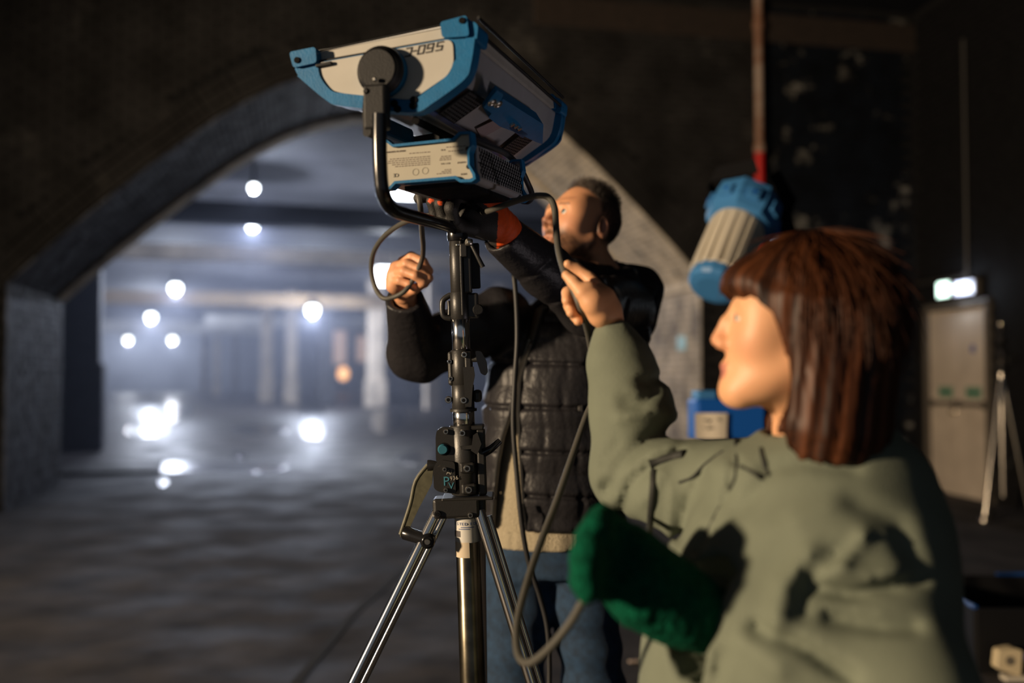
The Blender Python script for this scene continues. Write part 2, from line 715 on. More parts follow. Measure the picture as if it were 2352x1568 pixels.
fr.box(right_pt((DS0 + DS1) / 2, DH + 0.03) + RN * 0.01, DS1 - DS0 + 0.15, 0.09, 0.07, DAX, 0.005)
struct(fr.build('trim_3', M_FRAME))

# ceiling of the near room, and a beam
ce = MB()
ce.add([(-12, -8, CEILZ), (12, -8, CEILZ), (12, 13, CEILZ), (-12, 13, CEILZ)], [(0, 1, 2, 3)])
struct(ce.build('ceiling', M_DARK))
bm_ = MB()
pb0 = LC + WD * 6.2 - WN * 0.015
bm_.box(pb0 + WD * 1.9 + Vector((0, 0, CEILZ - 0.32)), 5.5, 0.05, 0.34, (WD, WN, Vector((0, 0, 1))), 0.02)
struct(bm_.build('trim_4', mat('rusty_beam', (0.022, 0.014, 0.010), rough=0.8, var=0.5)))

# --- hall beyond: ceiling, beams, pillars, back wall
HX = Vector((math.cos(math.radians(18)), math.sin(math.radians(18)), 0))
HY = Vector((-HX.y, HX.x, 0))
HZ = 5.6
hc = MB()
c0 = LC + WN * DEEP
hc.add([c0 - WD * 30, c0 + WD * 50, c0 + WD * 50 + HY * 110, c0 - WD * 30 + HY * 110], [(0, 1, 2, 3)])
for i in range(4):
    hc.v[i] = (hc.v[i][0], hc.v[i][1], HZ)
HC = struct(hc.build('ceiling_hall', M_CEIL))


def hall_beam(px, py, d, l0, l1, w, h, material):
    p = P(px, py, d)
    m = MB().box(p + HX * (l0 + l1) / 2 + Vector((0, 0, h / 2)), l1 - l0, w, h, (HX, HY, Vector((0, 0, 1))))
    m.build('beam', material, HC)


hall_beam(620, 520, 19.5, -14, 16, 0.45, 0.42, M_DARK)
hall_beam(500, 600, 27, -20, 30, 0.5, 0.40, M_CONC)
hall_beam(420, 700, 41, -30, 16, 0.5, 0.55, mat('ochre_beam', (0.22, 0.15, 0.08), rough=0.8, var=0.3, scale=.5))
hall_beam(330, 764, 62, -30, 7.2, 0.5, 0.75, mat('white_beam', (0.62, 0.60, 0.58), rough=0.8, var=0.2, scale=.5))
hall_beam(650, 752, 60, -4.5, 8, 0.5, 0.75, mat('white_beam', (0.62, 0.60, 0.58), rough=0.8, var=0.2, scale=.5))

M_DPIL = mat('grey_pillar', (0.12, 0.115, 0.12), rough=0.8, var=0.3, scale=.8)
for i, (px, py, w, ptop, m) in enumerate([(470, 902, 17, 760, 0), (497, 910, 13, 740, 1), (540, 912, 14, 730, 1), (612, 924, 25, 670, 1), (668, 927, 25, 700, 1),
                                         (748, 925, 30, 640, 1), (862, 934, 36, 590, 1), (992, 940, 26, 590, 1), (935, 915, 18, 690, 1), (1150, 930, 26, 590, 1)]):
    b = on_plane(px, py, Vector((0, 0, 0)), Vector((0, 0, 1)))
    w = w / FPX * b.y
    m = MB().box(b + Vector((0, 0, HZ / 2)), w, w, HZ, (HX, HY, Vector((0, 0, 1))), w * 0.06)
    m.box(b + Vector((0, 0, 0.6)), w * 1.25, w * 1.25, 1.2, (HX, HY, Vector((0, 0, 1))), w * 0.06)
    struct(m.build('pillar', M_DPIL if px in (748, 540, 935) else M_CONC))
# dark pillar just behind the arch, on its plinth and kerb
b = on_plane(186, 1034, Vector((0, 0, 0)), Vector((0, 0, 1)))
m = MB().box(b + Vector((0, 0, HZ / 2)), 0.62, 0.62, HZ, (HX, HY, Vector((0, 0, 1))), 0.02)
m.box(b + Vector((0, 0, 0.78)), 0.76, 0.76, 1.56, (HX, HY, Vector((0, 0, 1))), 0.04)
struct(m.build('pillar', mat('dark_pillar', (0.035, 0.038, 0.05), rough=0.6, var=0.3, scale=2)))
kb = on_plane(250, 1090, Vector((0, 0, 0)), Vector((0, 0, 1)))
m = MB().box(kb + HX * -0.3 + HY * 1.2 + Vector((0, 0, 0.022)), 1.9, 2.4, 0.044, (HX, HY, Vector((0, 0, 1))), 0.015)
struct(m.build('trim_5', M_FLOOR))
# back wall with glowing panels that stand in for patches of light spill
bw0 = HY * 92 + Vector((-8, 0, 0))
m = MB().add([bw0 - HX * 70, bw0 + HX * 90, bw0 + HX * 90 + Vector((0, 0, HZ)), bw0 - HX * 70 + Vector((0, 0, HZ))], [(0, 1, 2, 3)])
struct(m.build('wall_back', M_BACK))
M_WIN = mat('light_patch', (0.6, 0.5, 0.5), rough=0.9, emis=(1.0, 0.72, 0.66), estr=0.55)
M_GLOWF = mat('patch_frame', (0.25, 0.22, 0.2), rough=0.8)
for i, (x0, x1, y0, y1) in enumerate(((536, 556, 727, 746), (574, 606, 730, 747), (622, 660, 726, 748), (678, 722, 728, 748), (762, 796, 740, 838), (818, 842, 770, 832))):
    o = bw0 - HY * 1.2
    a, b, c, d = (on_plane(x, y, o, HY) for x, y in ((x0, y1), (x1, y1), (x1, y0), (x0, y0)))
    m = MB()
    e = 0.12
    cx = (a + c) / 2
    W, H = (b - a).length, (d - a).length
    for s in (-1, 1):
        m.box(cx + HX * s * W / 2, 0.16, 0.2, H + 0.16, (HX, HY, Vector((0, 0, 1))))
        m.box(cx + Vector((0, 0, s * H / 2)), W, 0.2, 0.16, (HX, HY, Vector((0, 0, 1))))
    wo = struct(m.build('glow_panel_%d' % (i + 1), M_GLOWF))
    m = MB().box(cx, W, 0.03, H, (HX, HY, Vector((0, 0, 1))))
    m.build('glow_sheet', M_WIN, wo)


# --- puddles: thin pools of standing water
def puddle(pts, label, hgt=0.004):
    pts = [on_plane(x, y, Vector((0, 0, 0)), Vector((0, 0, 1))) for x, y in pts]
    c = sum(pts, Vector()) / len(pts)
    ring = spline(pts + [pts[0]], 6)[:-1]
    m = MB()
    r0 = [p + Vector((0, 0, 0.0005)) for p in ring]
    r1 = [c + (p - c) * 0.985 + Vector((0, 0, hgt)) for p in ring]
    n = len(ring)
    m.add(r0 + r1, [(i, (i + 1) % n, n + (i + 1) % n, n + i) for i in range(n)] + [tuple(range(n, 2 * n))])
    o = m.build('puddle', M_WATER)
    tag(o, label, 'puddle')


puddle([(312, 1074), (400, 1060), (520, 1062), (640, 1064), (658, 1074), (600, 1084), (460, 1083), (350, 1084)], 'long bright puddle lying nearest to the arch on the hall floor')
puddle([(690, 935), (738, 934), (744, 965), (742, 1002), (716, 1006), (690, 990)], 'tall-looking bright puddle below the lamp on the right, shining white')
puddle([(318, 925), (420, 922), (440, 945), (400, 972), (330, 968), (300, 945)], 'broad glossy puddle far back on the left under the far lamps')
puddle([(292, 980), (380, 978), (384, 996), (330, 1002), (290, 996)], 'small patchy puddle in front of the broad left one')
puddle([(858, 945), (920, 940), (930, 975), (880, 996), (856, 978)], 'shiny puddle beside the thick pale pillar, left of the crank stand')
puddle([(908, 1050), (960, 1034), (1040, 1036), (1090, 1052), (1000, 1066), (920, 1064)], 'puddle partly behind the crank stand gearbox')
puddle([(520, 985), (580, 974), (650, 978), (660, 992), (580, 998)], 'thin grey puddle in the middle of the hall floor')
puddle([(366, 1103), (384, 1102), (384, 1114), (368, 1115)], 'tiny round puddle below the long bright puddle')
puddle([(532, 1040), (562, 1038), (566, 1050), (536, 1052)], 'tiny puddle just above the long bright puddle')

# --- lamps in the hall
M_BULB = mat('lamp_glass', (1, 1, 1), rough=0.4, emis=(0.86, 0.93, 1.0), estr=12)
M_LHOUS = mat('lamp_housing', (0.05, 0.05, 0.055), rough=0.5, metal=0.5)
LAMPZ = 4.5


def hall_lamp(px, py, d, r, energy, label, glow=True):
    p = P(px, py, d)
    e = empty('ceiling_lamp', (p.x, p.y, p.z), label, 'lamp', 'bright lamps hanging in the hall')
    m = MB().lathe(p + Vector((0, 0, -r)), p + Vector((0, 0, r)), [(r - r * math.cos(k * math.pi / 10), max(0.002, r * math.sin(k * math.pi / 10))) for k in range(11)], 18)
    m.build('lamp_globe', M_BULB, e)
    m = MB().lathe(p + Vector((0, 0, r * 0.7)), p + Vector((0, 0, r * 2)), [(0, r * 1.5), (r * .2, r * 1.5), (r * 0.9, r * 0.6), (r * 1.4, r * 0.35)], 18)
    m.build('lamp_shade', M_LHOUS, e)
    m = MB().cyl(p + Vector((0, 0, r * 1.9)), Vector((p.x, p.y, HZ)), 0.02, n=8)
    m.build('hanging_rod', M_LHOUS, e)
    l = lamp('lamp_light', 'POINT', (0, 0, -r * 1.15), energy, (0.70, 0.78, 1.0), shadow_soft_size=r * 0.3)
    l.parent = e


E0 = 760
hall_lamp(580, 515, 20.8, 0.13, E0, 'bright globe lamp hanging nearest behind the arch, below a dimmer one')
hall_lamp(583, 432, 16.8, 0.075, E0 * 0.05, 'small dim lamp above the brightest nearest one, near the top of the arch')
hall_lamp(403, 662, 35.8, 0.20, E0 * 1.4, 'bright lamp second along the left row, above the ochre beam')
hall_lamp(347, 728, 53, 0.24, E0 * 2.3, 'bright lamp third along the left row, just above the white beam')
hall_lamp(294, 780, 85, 0.28, E0 * 1.5, 'far lamp seen below the white beam, nearer the dark pillar')
hall_lamp(396, 780, 85, 0.28, E0 * 1.5, 'far lamp seen below the white beam, farther from the dark pillar')
hall_lamp(718, 712, 40, 0.24, E0 * 2.3, 'bright lone lamp in front of the pillars in the middle of the hall')


def flood(px, py, d, w, h, energy, label):
    p = P(px, py, d)
    e = empty('flood_light', (p.x, p.y, p.z), label, 'lamp')
    ax = (HX, HY, Vector((0, 0, 1)))
    MB().box(p + HY * 0.10, w * 1.12, 0.16, h * 1.12, ax, 0.02).build('housing', M_LHOUS, e)
    MB().box(p, w, 0.03, h, ax, 0.01).build('light_panel', M_BULB, e)
    MB().cyl(p + HY * 0.1 + Vector((0, 0, h * .5)), Vector((p.x, p.y, HZ)) + HY * 0.1, 0.02, n=8).build('hanging_rod', M_LHOUS, e)
    l = lamp('lamp_light', 'AREA', tuple(-HY * 0.06), energy, (0.82, 0.88, 1.0), shape='RECTANGLE', size=w, size_y=h)
    l.parent = e
    l.rotation_euler = (-HY + Vector((0, 0, -0.15))).to_track_quat('-Z', 'Y').to_euler()


flood(922, 441, 15.5, 0.42, 0.20, 22, 'wide white flood light glowing right below the blue power unit')
flood(884, 634, 24, 0.40, 0.42, 45, 'square white flood light glowing behind the raised bare hand')

# orange work lamp far back, beside a pillar
b = on_plane(788, 905, Vector((0, 0, 0)), Vector((0, 0, 1)))
e = empty('work_lamp', b, 'small orange glowing work lamp far back beside the pillars', 'lamp')
p = Vector((b.x, b.y, P(790, 858, b.y).z))
MB().lathe(p - Vector((0, 0, .5)), p + Vector((0, 0, .5)), [(.5 - .5 * math.cos(k * math.pi / 10), max(.004, .42 * math.sin(k * math.pi / 10))) for k in range(11)], 16).build('lamp_globe', mat('orange_glow', (1, .6, .3), emis=(1.0, 0.50, 0.22), estr=2.6), e)
MB().cyl(b, p - Vector((0, 0, .45)), 0.09, n=8).build('stand_pole', M_LHOUS, e)
MB().lathe(b, b + Vector((0, 0, .1)), [(0, .5), (.05, .5), (.1, .1)], 14).build('foot', M_LHOUS, e)
# low white railing far back left
b0 = on_plane(238, 894, Vector((0, 0, 0)), Vector((0, 0, 1)))
e = empty('railing', b0, 'low white railing along the far left end of the hall', 'railing')
Mw = mat('white_rail_paint', (0.6, 0.6, 0.62), rough=0.6)
for zz in (0.35, 0.8, 1.35):
    MB().box(b0 + HX * 4.2 + Vector((0, 0, zz)), 8.6, 0.08, 0.09, (HX, HY, Vector((0, 0, 1)))).build('rail', Mw, e)
for k in range(9):
    MB().box(b0 + HX * (k * 1.05) + Vector((0, 0, 0.7)), 0.10, 0.10, 1.4, (HX, HY, Vector((0, 0, 1)))).build('post', Mw, e)

# haze hanging in the hall
hz = MB()
c0 = LC + WN * (DEEP + 0.05)
q = [c0 - WD * 26, c0 + WD * 44, c0 + WD * 44 + HY * 100, c0 - WD * 26 + HY * 100]
hz.add([Vector((p.x, p.y, 0.02)) for p in q] + [Vector((p.x, p.y, HZ - 0.02)) for p in q],
       [(0, 3, 2, 1), (4, 5, 6, 7), (0, 1, 5, 4), (1, 2, 6, 5), (2, 3, 7, 6), (3, 0, 4, 7)])
mh = bpy.data.materials.new('haze')
mh.use_nodes = True
nt = mh.node_tree
nt.nodes.remove(nt.nodes['Principled BSDF'])
vsn = nt.nodes.new('ShaderNodeVolumeScatter')
vsn.inputs['Color'].default_value = (0.74, 0.80, 1.0, 1)
vsn.inputs['Density'].default_value = 0.0105
vsn.inputs['Anisotropy'].default_value = 0.25
nt.links.new(vsn.outputs[0], nt.nodes['Material Output'].inputs['Volume'])
ho = hz.build('haze', mh)
ho['kind'] = 'stuff'
tag(ho, 'thin blue haze hanging in the hall beyond the arch', 'haze')
# ------------------------------------------------------------------ the big LED panel light, its power unit and yoke
M_BLUE = mat('blue_plastic', (0.003, 0.13, 0.31), rough=0.45, spec=0.3, var=0.10, scale=30, bump=0.08, bscale=300)
M_SILVER = mat('pearl_paint', (0.47, 0.45, 0.40), rough=0.45, var=0.06, scale=12)
M_GREYP = mat('grey_housing', (0.40, 0.40, 0.41), rough=0.42, metal=0.25, var=0.06, scale=12)
M_BLACK = mat('black_plastic', (0.010, 0.010, 0.011), rough=0.5, spec=0.28, bump=0.1, bscale=400)
M_BLKG = mat('black_gloss_tube', (0.008, 0.008, 0.009), rough=0.22, spec=0.6)
M_STEEL = mat('chrome', (0.78, 0.76, 0.74), rough=0.15, metal=1.0)
M_BOLT = mat('bolt_steel', (0.70, 0.66, 0.58), rough=0.3, metal=1.0)
M_INK = mat('black_ink', (0.012, 0.012, 0.014), rough=0.6)
M_GREYINK = mat('grey_ink', (0.20, 0.18, 0.15), rough=0.7)
M_HOLE = mat('vent_black', (0.006, 0.006, 0.007), rough=0.8, spec=0.1)

FRp, FLp = Vector((-0.0650634, 1.58059863, 1.89611451)), Vector((-0.37119177, 1.66940805, 1.86648261))
SW = Vector((0.27218783, 0.96002596, 0.06529887)).normalized()       # along the panel, away from us
SU = (FRp - FLp).normalized()
SU = (SU - SW * SU.dot(SW)).normalized()
SV = SW.cross(SU).normalized()                                        # from the front face to the back
if SV.z > 0:
    SV = -SV
SLEN = 0.635


def ep(px, py, off=0.0, o=FRp):
    """pixel -> point in the end plane of the light, off metres along the light"""
    return on_plane(px, py, o + SW * off, SW)


S60 = empty('led_panel_light', on_plane(880, 160, FRp + SW * 0.33, SW), 'blue and silver LED panel light tilted on the yoke of the crank stand', 'film light')


def offset_poly(poly, r):
    """round the corners of a closed polygon"""
    out = []
    n = len(poly)
    for i in range(n):
        a, b, c = poly[i - 1], poly[i], poly[(i + 1) % n]
        u, v = (a - b), (c - b)
        k = min(r, u.length * 0.4, v.length * 0.4)
        u, v = u.normalized() * k, v.normalized() * k
        for t in (0, .25, .5, .75, 1):
            out.append(b + u * (1 - t) ** 2 + v * t ** 2)
    return out


def scale_poly(poly, s):
    c = sum(poly, Vector()) / len(poly)
    return [c + (p - c) * s for p in poly]


# main housing (extruded profile of the end)
HOUS = [ep(x, y) for x, y in ((690, 158), (762, 230), (785, 238), (955, 257), (1066, 172), (1080, 90), (1070, 82), (700, 146))]
HOUS_ = offset_poly(HOUS, 0.02)
MB().prism([p + SW * 0.02 for p in scale_poly(HOUS_, 0.975)], SW * (SLEN - 0.04)).build('housing', M_GREYP, S60)
# front frame: rim that holds the diffuser, pearl strip between the blue corners
fr1 = [ep(x, y) for x, y in ((679, 128), (1078, 50), (1082, 86), (684, 158))]
MB().prism([p + SW * 0.006 for p in scale_poly(fr1, 0.985)], SW * (SLEN - 0.012)).build('front_frame', M_SILVER, S60)
tr = MB()
a, b = ep(700, 147.5), ep(1070, 83)
tr.tube([a - SW * 0.001, b - SW * 0.001], 0.0022, 6, 1)
a, b = ep(690, 124.5), ep(1075, 43)
tr.tube([a + SW * 0.004, b + SW * 0.004], 0.0018, 6, 1)
tr.tube([b + SW * 0.004 + SU * 0.016, b + SW * (SLEN - 0.02) + SU * 0.016 + SV * 0.004], 0.003, 6, 1)
tr.tube([b + SW * 0.004 + SU * 0.013 + SV * 0.022, b + SW * (SLEN - 0.02) + SU * 0.013 + SV * 0.026], 0.003, 6, 1)
tr.build('frame_groove', M_BLACK, S60)
df = [FLp + SU * 0.02 + SW * 0.02, FRp - SU * 0.02 + SW * 0.02, FRp - SU * 0.02 + SW * (SLEN - 0.02), FLp + SU * 0.02 + SW * (SLEN - 0.02)]
MB().prism([p - SV * 0.001 for p in df], -SV * 0.004).build('diffuser', mat('diffuser_acrylic', (0.8, 0.8, 0.8), rough=0.5), S60)
# corner blocks
for k, (quad, nm) in enumerate(((((673, 124), (733, 112), (736, 148), (682, 160)), 0), (((1017, 56), (1078, 40), (1084, 88), (1022, 92)), 1))):
    for end in (0, 1):
        o = -0.014 if end == 0 else SLEN - 0.05
        q = offset_poly([ep(x, y) for x, y in quad], 0.006)
        ex = MB().prism([p + SW * o for p in q], SW * 0.062)
        if nm == 1:   # the block wraps the side
            q2 = offset_poly([ep(x, y) for x, y in ((1070, 44), (1102, 58), (1098, 100), (1070, 92))], 0.008)
            ex.prism([p + SW * (o + 0.006) for p in q2], SW * 0.056)
        ob = ex.build('corner_block', M_BLUE, S60)
        if end == 0:
            x, y = ((692, 143), (1068, 53))[nm]
            c = ep(x, y) + SW * -0.0145
            MB().cyl(c, c - SW * 0.002, 0.0052, n=12).build('screw_hole', M_HOLE, ob)
# blue end rims and pearl end plates
OUT = [(678, 156), (690, 178), (757, 234), (790, 246), (900, 258), (962, 261), (1000, 240), (1072, 186), (1087, 150), (1096, 92), (1046, 88)]
INN = [(733, 148), (742, 178), (766, 210), (800, 218), (950, 232), (1032, 176), (1046, 148), (1044, 92)]
outer = offset_poly([ep(x, y) for x, y in OUT], 0.012)
inner = offset_poly([ep(x, y) for x, y in INN], 0.014)
for end in (0, 1):
    o = -0.012 if end == 0 else SLEN - 0.024
    rim = MB()
    full = outer
    rim.prism([p + SW * (o + (0.006 if end == 0 else 0)) for p in full], SW * 0.03)
    ob = rim.build('end_rim', M_BLUE, S60)
    # raised lip of the rim: strips between inner and outer
    lip = MB()
    OL = spline([ep(x, y) for x, y in OUT[1:10]], 6)
    n = len(OL)
    IL = spline([ep(x, y) for x, y in ((737, 155), (744, 182), (768, 211), (800, 218), (880, 226), (950, 232), (985, 212), (1034, 175), (1046, 148))], 6)
    f0 = o if end == 0 else o + 0.036
    ins = [p + SW * f0 for p in IL]
    outs = [p + SW * f0 for p in OL]
    back = [p + SW * (f0 + (0.012 if end == 0 else -0.012)) for p in IL]
    backo = [p + SW * (f0 + (0.012 if end == 0 else -0.012)) for p in OL]
    vs = ins + outs + back + backo
    fs = []
    for i in range(n - 1):
        fs += [(i, i + 1, n + i + 1, n + i), (i, 2 * n + i, 2 * n + i + 1, i + 1), (n + i, n + i + 1, 3 * n + i + 1, 3 * n + i)]
    lip.add(vs, fs)
    lip.build('rim_lip', M_BLUE, ob)
    if end == 0:
        for x, y in ((913, 241), (957, 233), (920, 254), (955, 246)):
            c = ep(x, y) + SW * (o - 0.0005)
            MB().cyl(c + SW * .001, c - SW * 0.0015, 0.0062, n=12).build('screw_hole', M_HOLE, ob)
plate = [ep(x, y) for x, y in INN]
EPL = MB().prism([p + SW * -0.0085 for p in offset_poly(plate, 0.014)], SW * 0.012).build('end_plate', M_SILVER, S60)
# upside-down lettering on the plate
a, b = ep(1019, 99), ep(925, 114)
rd = (b - a).normalized()
upd = ep(932, 128) - ep(928, 106)
GL = {'S': (((.0, 0), (1, 0), (1, .5), (0, .5), (0, 1), (1, 1)),), '6': (((1, 1), (0, 1), (0, 0), (1, 0), (1, .52), (0, .52)),), '0': (((0, 0), (1, 0), (1, 1), (0, 1), (0, 0)),), '-': (((.15, .5), (.85, .5)),), 'C': (((1, 1), (0, 1), (0, 0), (1, 0)),)}
lt = MB()
for ch, xr, w in (('S', 1016, 13), ('6', 994, 13), ('0', 974, 13), ('-', 957, 10), ('C', 944, 12)):
    for st in GL[ch]:
        q = []
        for gx, gy in st:
            # the lamp hangs upside down: the letters read from right to left
            x = xr - gx * w - (gy - .5) * 4.5
            q.append(ep(x, 95 + (1019 - xr + gx * w) * .19 + gy * 18.5, -0.0090))
        for p_, r_ in zip(q, q[1:]):
            dl = (r_ - p_).normalized()
            lt.box((p_ + r_) / 2, (r_ - p_).length + .0019, .0008, .0021, (dl, SW, SW.cross(dl)))
lt.build('lettering', M_INK, S60)
# small latch under the frame at the left
MB().box(ep(752, 152) - SW * 0.012, 0.03, 0.007, 0.006, (SU, SW, SV), 0.002).build('latch', M_BLACK, S60)

# big slanted side: vent panels, control box
c0, c1 = ep(968, 250), ep(1066, 180)           # lower and upper edge of the slanted face at the near end
SLV = (c1 - c0).normalized()                    # up the slanted face
SLN = SW.cross(SLV).normalized()
if SLN.dot(Vector((0, 0, CAMH)) - c0) < 0:
    SLN = -SLN
SLH = (c1 - c0).length


def sp_(s, t, n=0.0):
    """s along the light, t up the slanted face (0..1), n metres proud"""
    return c0 + SW * (s * SLEN) + SLV * (t * SLH) + SLN * n


SAX = (SW, SLV, SLN)


def sq_(px, py, n=0.0):
    return on_plane(px, py, c0 + SLN * n, SLN)


for qd in (((1008, 257), (1078, 206), (1112, 227), (1039, 279)), ((1147, 343), (1200, 302), (1230, 310), (1174, 355))):
    q = [sq_(x, y, 0.001) for x, y in qd]
    vo = MB().prism(q, SLN * 0.002).build('vent_panel', M_HOLE, S60)
    slats = MB()
    for k in range(9):
        f = (k + .5) / 9
        a, b = q[0].lerp(q[1], f), q[3].lerp(q[2], f)
        dl = (b - a).normalized()
        slats.box((a + b) / 2 + SLN * .003, (b - a).length, 0.0035, 0.003, (dl, SLN.cross(dl), SLN))
    for k in range(9):
        f = k / 8
        a, b = q[0].lerp(q[3], f), q[1].lerp(q[2], f)
        dl = (b - a).normalized()
        slats.box((a + b) / 2 + SLN * .0035, (b - a).length, 0.0025, 0.003, (dl, SLN.cross(dl), SLN))
    vs_ = slats.build('vent_slats', mat('vent_grey', (0.055, 0.053, 0.055), rough=.5), vo)
    vs_['kind'] = 'stuff'
CB = ((1104, 240), (1137, 196), (1217, 249), (1232, 259), (1231, 306), (1217, 301), (1167, 276), (1131, 262))
cbo = MB().prism(offset_poly([sq_(x, y, -0.01) for x, y in CB], .004), SLN * 0.028).build('control_box', M_BLUE, S60)
MB().prism(offset_poly([sq_(x, y, 0.018) for x, y in ((1106, 239), (1137, 199), (1152, 209), (1146, 224), (1150, 240), (1131, 258))], .005), SLN * 0.007).build('box_lip', M_BLUE, cbo)
for x, y in ((1129, 234), (1143, 238)):
    q = sq_(x, y, .025)
    MB().lathe(q, q + SLN * 0.005, [(0, .0085), (.003, .0085), (.005, .006), (.003, .0045)], 16).build('socket', M_BOLT, cbo)
MB().prism(offset_poly([sq_(x, y, 0.006) for x, y in ((1161, 282), (1172, 274), (1206, 296), (1194, 306))], .003), SLN * 0.012).build('plug_row', mat('deep_blue', (0.006, 0.06, 0.16), rough=0.5), cbo)
for x, y in ((1176, 284), (1184, 289), (1192, 294)):
    q = sq_(x, y, 0.018)
    MB().cyl(q, q + SLN * 0.004, 0.005, n=10).build('socket', M_BOLT, cbo)
MB().prism([sq_(x, y, 0.0005) for x, y in ((1094, 295), (1150, 268), (1166, 284), (1106, 316))], SLN * 0.001).build('rating_plate', mat('rating_plate', (0.30, 0.24, 0.25), rough=0.5), S60)
MB().prism([sq_(x, y, 0.0) for x, y in ((975, 252), (985, 246), (1165, 357), (1157, 364))], SLN * 0.004).build('blue_strip', mat('strip_blue', (0.03, 0.06, 0.20), rough=.4), S60)
# back face with the grip rail seen edge-on
d0, d1 = ep(790, 246), ep(955, 262)
rl = MB()
for f in (0.90,):
    q = d0.lerp(d1, f)
    rl.tube([q + SW * 0.03 + SV * 0.006, q + SW * (SLEN - 0.05) + SV * 0.006], 0.007, 10, 1)
rl.build('rail', M_HOLE, S60)
bk = d0.lerp(d1, 0.45)
MB().box(bk + SW * 0.30 + SV * 0.02, 0.055, 0.16, 0.035, (SU, SW, SV), 0.006).build('rear_block', M_BLUE, S60)
MB().box(d0 + SW * 0.16 + SV * 0.02 + SU * 0.02, 0.03, 0.14, 0.035, (SU, SW, SV), 0.006).build('rear_block', M_BLUE, S60)
MB().tube([bk + SW * 0.2 + SV * 0.03 - SU * 0.04, bk + SW * 0.3 + SV * 0.06, bk + SW * 0.45 + SV * 0.05 + SU * 0.02], 0.003, 8).build('signal_lead', M_BLACK, S60)

# pivot discs
pv = ep(866, 158, -0.037) + SW * 0.037
PIV0 = pv - SW * 0.012
MB().lathe(pv, pv - SW * 0.020, [(0, .042), (.012, .042), (.020, .040)], 32).build('pivot_collar', M_BLUE, S60)

# yoke: one bent tube with its two clamps -------------------------------------------------
YK = empty('yoke', P(1047, 535, 1.95), 'black tubular yoke carrying the LED panel light on the crank stand', 'yoke')
yp = [P(872, 262, 1.575), P(872, 330, 1.575), P(875, 410, 1.578), P(882, 452, 1.585), P(900, 480, 1.62), P(930, 492, 1.68), P(985, 507, 1.80), P(1047, 524, 1.95), P(1100, 538, 2.11),
      P(1138, 549, 2.26), P(1152, 548, 2.32), P(1156, 530, 2.345), P(1154, 470, 2.35), P(1150, 390, 2.35), P(1148, 330, 2.35)]
MB().tube(yp, 0.0115, 16, 8).build('yoke_tube', M_BLKG, YK)
for end in (0, 1):
    c = PIV0 if end == 0 else pv + SW * (SLEN + 0.002)
    s = -SW if end == 0 else SW
    cl = MB().lathe(c + s * 0.006, c + s * 0.027, [(0, .0395), (.003, .0400), (.008, .0400), (.010, .0360), (.017, .0345), (.021, .031)], 36).build('pivot_clamp', M_BLACK, YK)
    if end == 0:
        dn = (ep(868, 300) - ep(866, 158)).normalized()
        q = c + s * 0.022
        xx = SW.cross(dn).normalized()
        MB().box(q + dn * 0.062 + xx * 0.002, 0.038, 0.026, 0.072, (xx, SW, dn), 0.004).build('clamp_body', M_BLACK, YK)
        hd = MB().prism(offset_poly([ep(836, 207, -.044), ep(862, 205, -.044), ep(864, 262, -.044), ep(852, 268, -.044), ep(852, 305, -.044), ep(846, 315, -.044), ep(834, 312, -.044), ep(832, 250, -.044)], .004), SW * 0.018)
        hd.build('clamp_lever', M_BLACK, YK)
        for x, y, r in ((843, 210, .005), (862, 183, .0035), (866, 278, .006)):
            k = ep(x, y, -0.044)
            MB().lathe(k, k - SW * 0.006, [(0, r), (.004, r), (.006, r * .6)], 12).build('bolt', M_BOLT if r < .005 else M_BLACK, YK)
sp0, sp1 = P(1050, 518, 1.95), P(1051, 553, 1.95)
MB().lathe(sp0, sp1, [(0, .018), (.003, .0205), (.026, .0205), (.030, .019)], 28).build('spigot_socket', M_BLKG, YK)

# power unit hung under the light --------------------------------------------------------------
PU = empty('power_unit', P(1000, 470, 1.80), 'silver power unit box with blue bumper frames hung under the LED panel', 'power unit')
PO = P(985, 370, 1.70)


def pp_(px, py, off=0.0):
    return on_plane(px, py, PO + SW * off, SW)


PB = [(872, 322), (887, 318), (906, 333), (1042, 319), (1058, 304), (1084, 303), (1088, 333), (1081, 350), (1082, 380), (1094, 400), (1096, 412), (1086, 419), (1060, 420), (1048, 412),
      (912, 423), (900, 436), (872, 438)]
PIN = [(876, 326), (886, 324), (905, 339), (1044, 325), (1060, 310), (1080, 309), (1082, 334), (1076, 350), (1077, 381), (1088, 402), (1089, 409), (1082, 412), (1062, 413), (1050, 405), (910, 417), (898, 430), (876, 432)]
PL = 0.335
for end in (0, 1):
    o = -0.008 if end == 0 else PL - 0.020
    outp = [pp_(x, y) + SW * o for x, y in PB]
    inp = [pp_(x, y) + SW * o for x, y in PIN]
    n = len(outp)
    D = SW * 0.026
    vs = outp + inp + [p + D for p in outp] + [p + D for p in inp]
    fs = []
    for i in range(n):
        j = (i + 1) % n
        fs += [(i, j, n + j, n + i), (2 * n + i, 2 * n + j, 3 * n + j, 3 * n + i), (i, j, 2 * n + j, 2 * n + i), (n + i, n + j, 3 * n + j, 3 * n + i)]
    MB().add(vs, fs).build('bumper_frame', M_BLUE, PU)
body = offset_poly([pp_(x, y, 0.0) for x, y in ((876, 338), (905, 342), (1070, 326), (1078, 340), (1082, 395), (1074, 408), (905, 420), (876, 424))], 0.004)
MB().prism(body, SW * (PL - 0.006)).build('housing', M_GREYP, PU)
lab = [pp_(x, y, -0.001) for x, y in PIN]
M_LABEL = mat('label_cream', (0.42, 0.39, 0.31), rough=0.55, var=0.04)
MB().prism(lab, SW * 0.002).build('end_label', M_LABEL, PU)
for x, y in ((1075, 342), (1077, 383)):
    q = pp_(x, y, -0.003)
    MB().lathe(q, q - SW * 0.004, [(0, .004), (.003, .004), (.004, .002)], 12).build('screw', M_BLACK, PU)
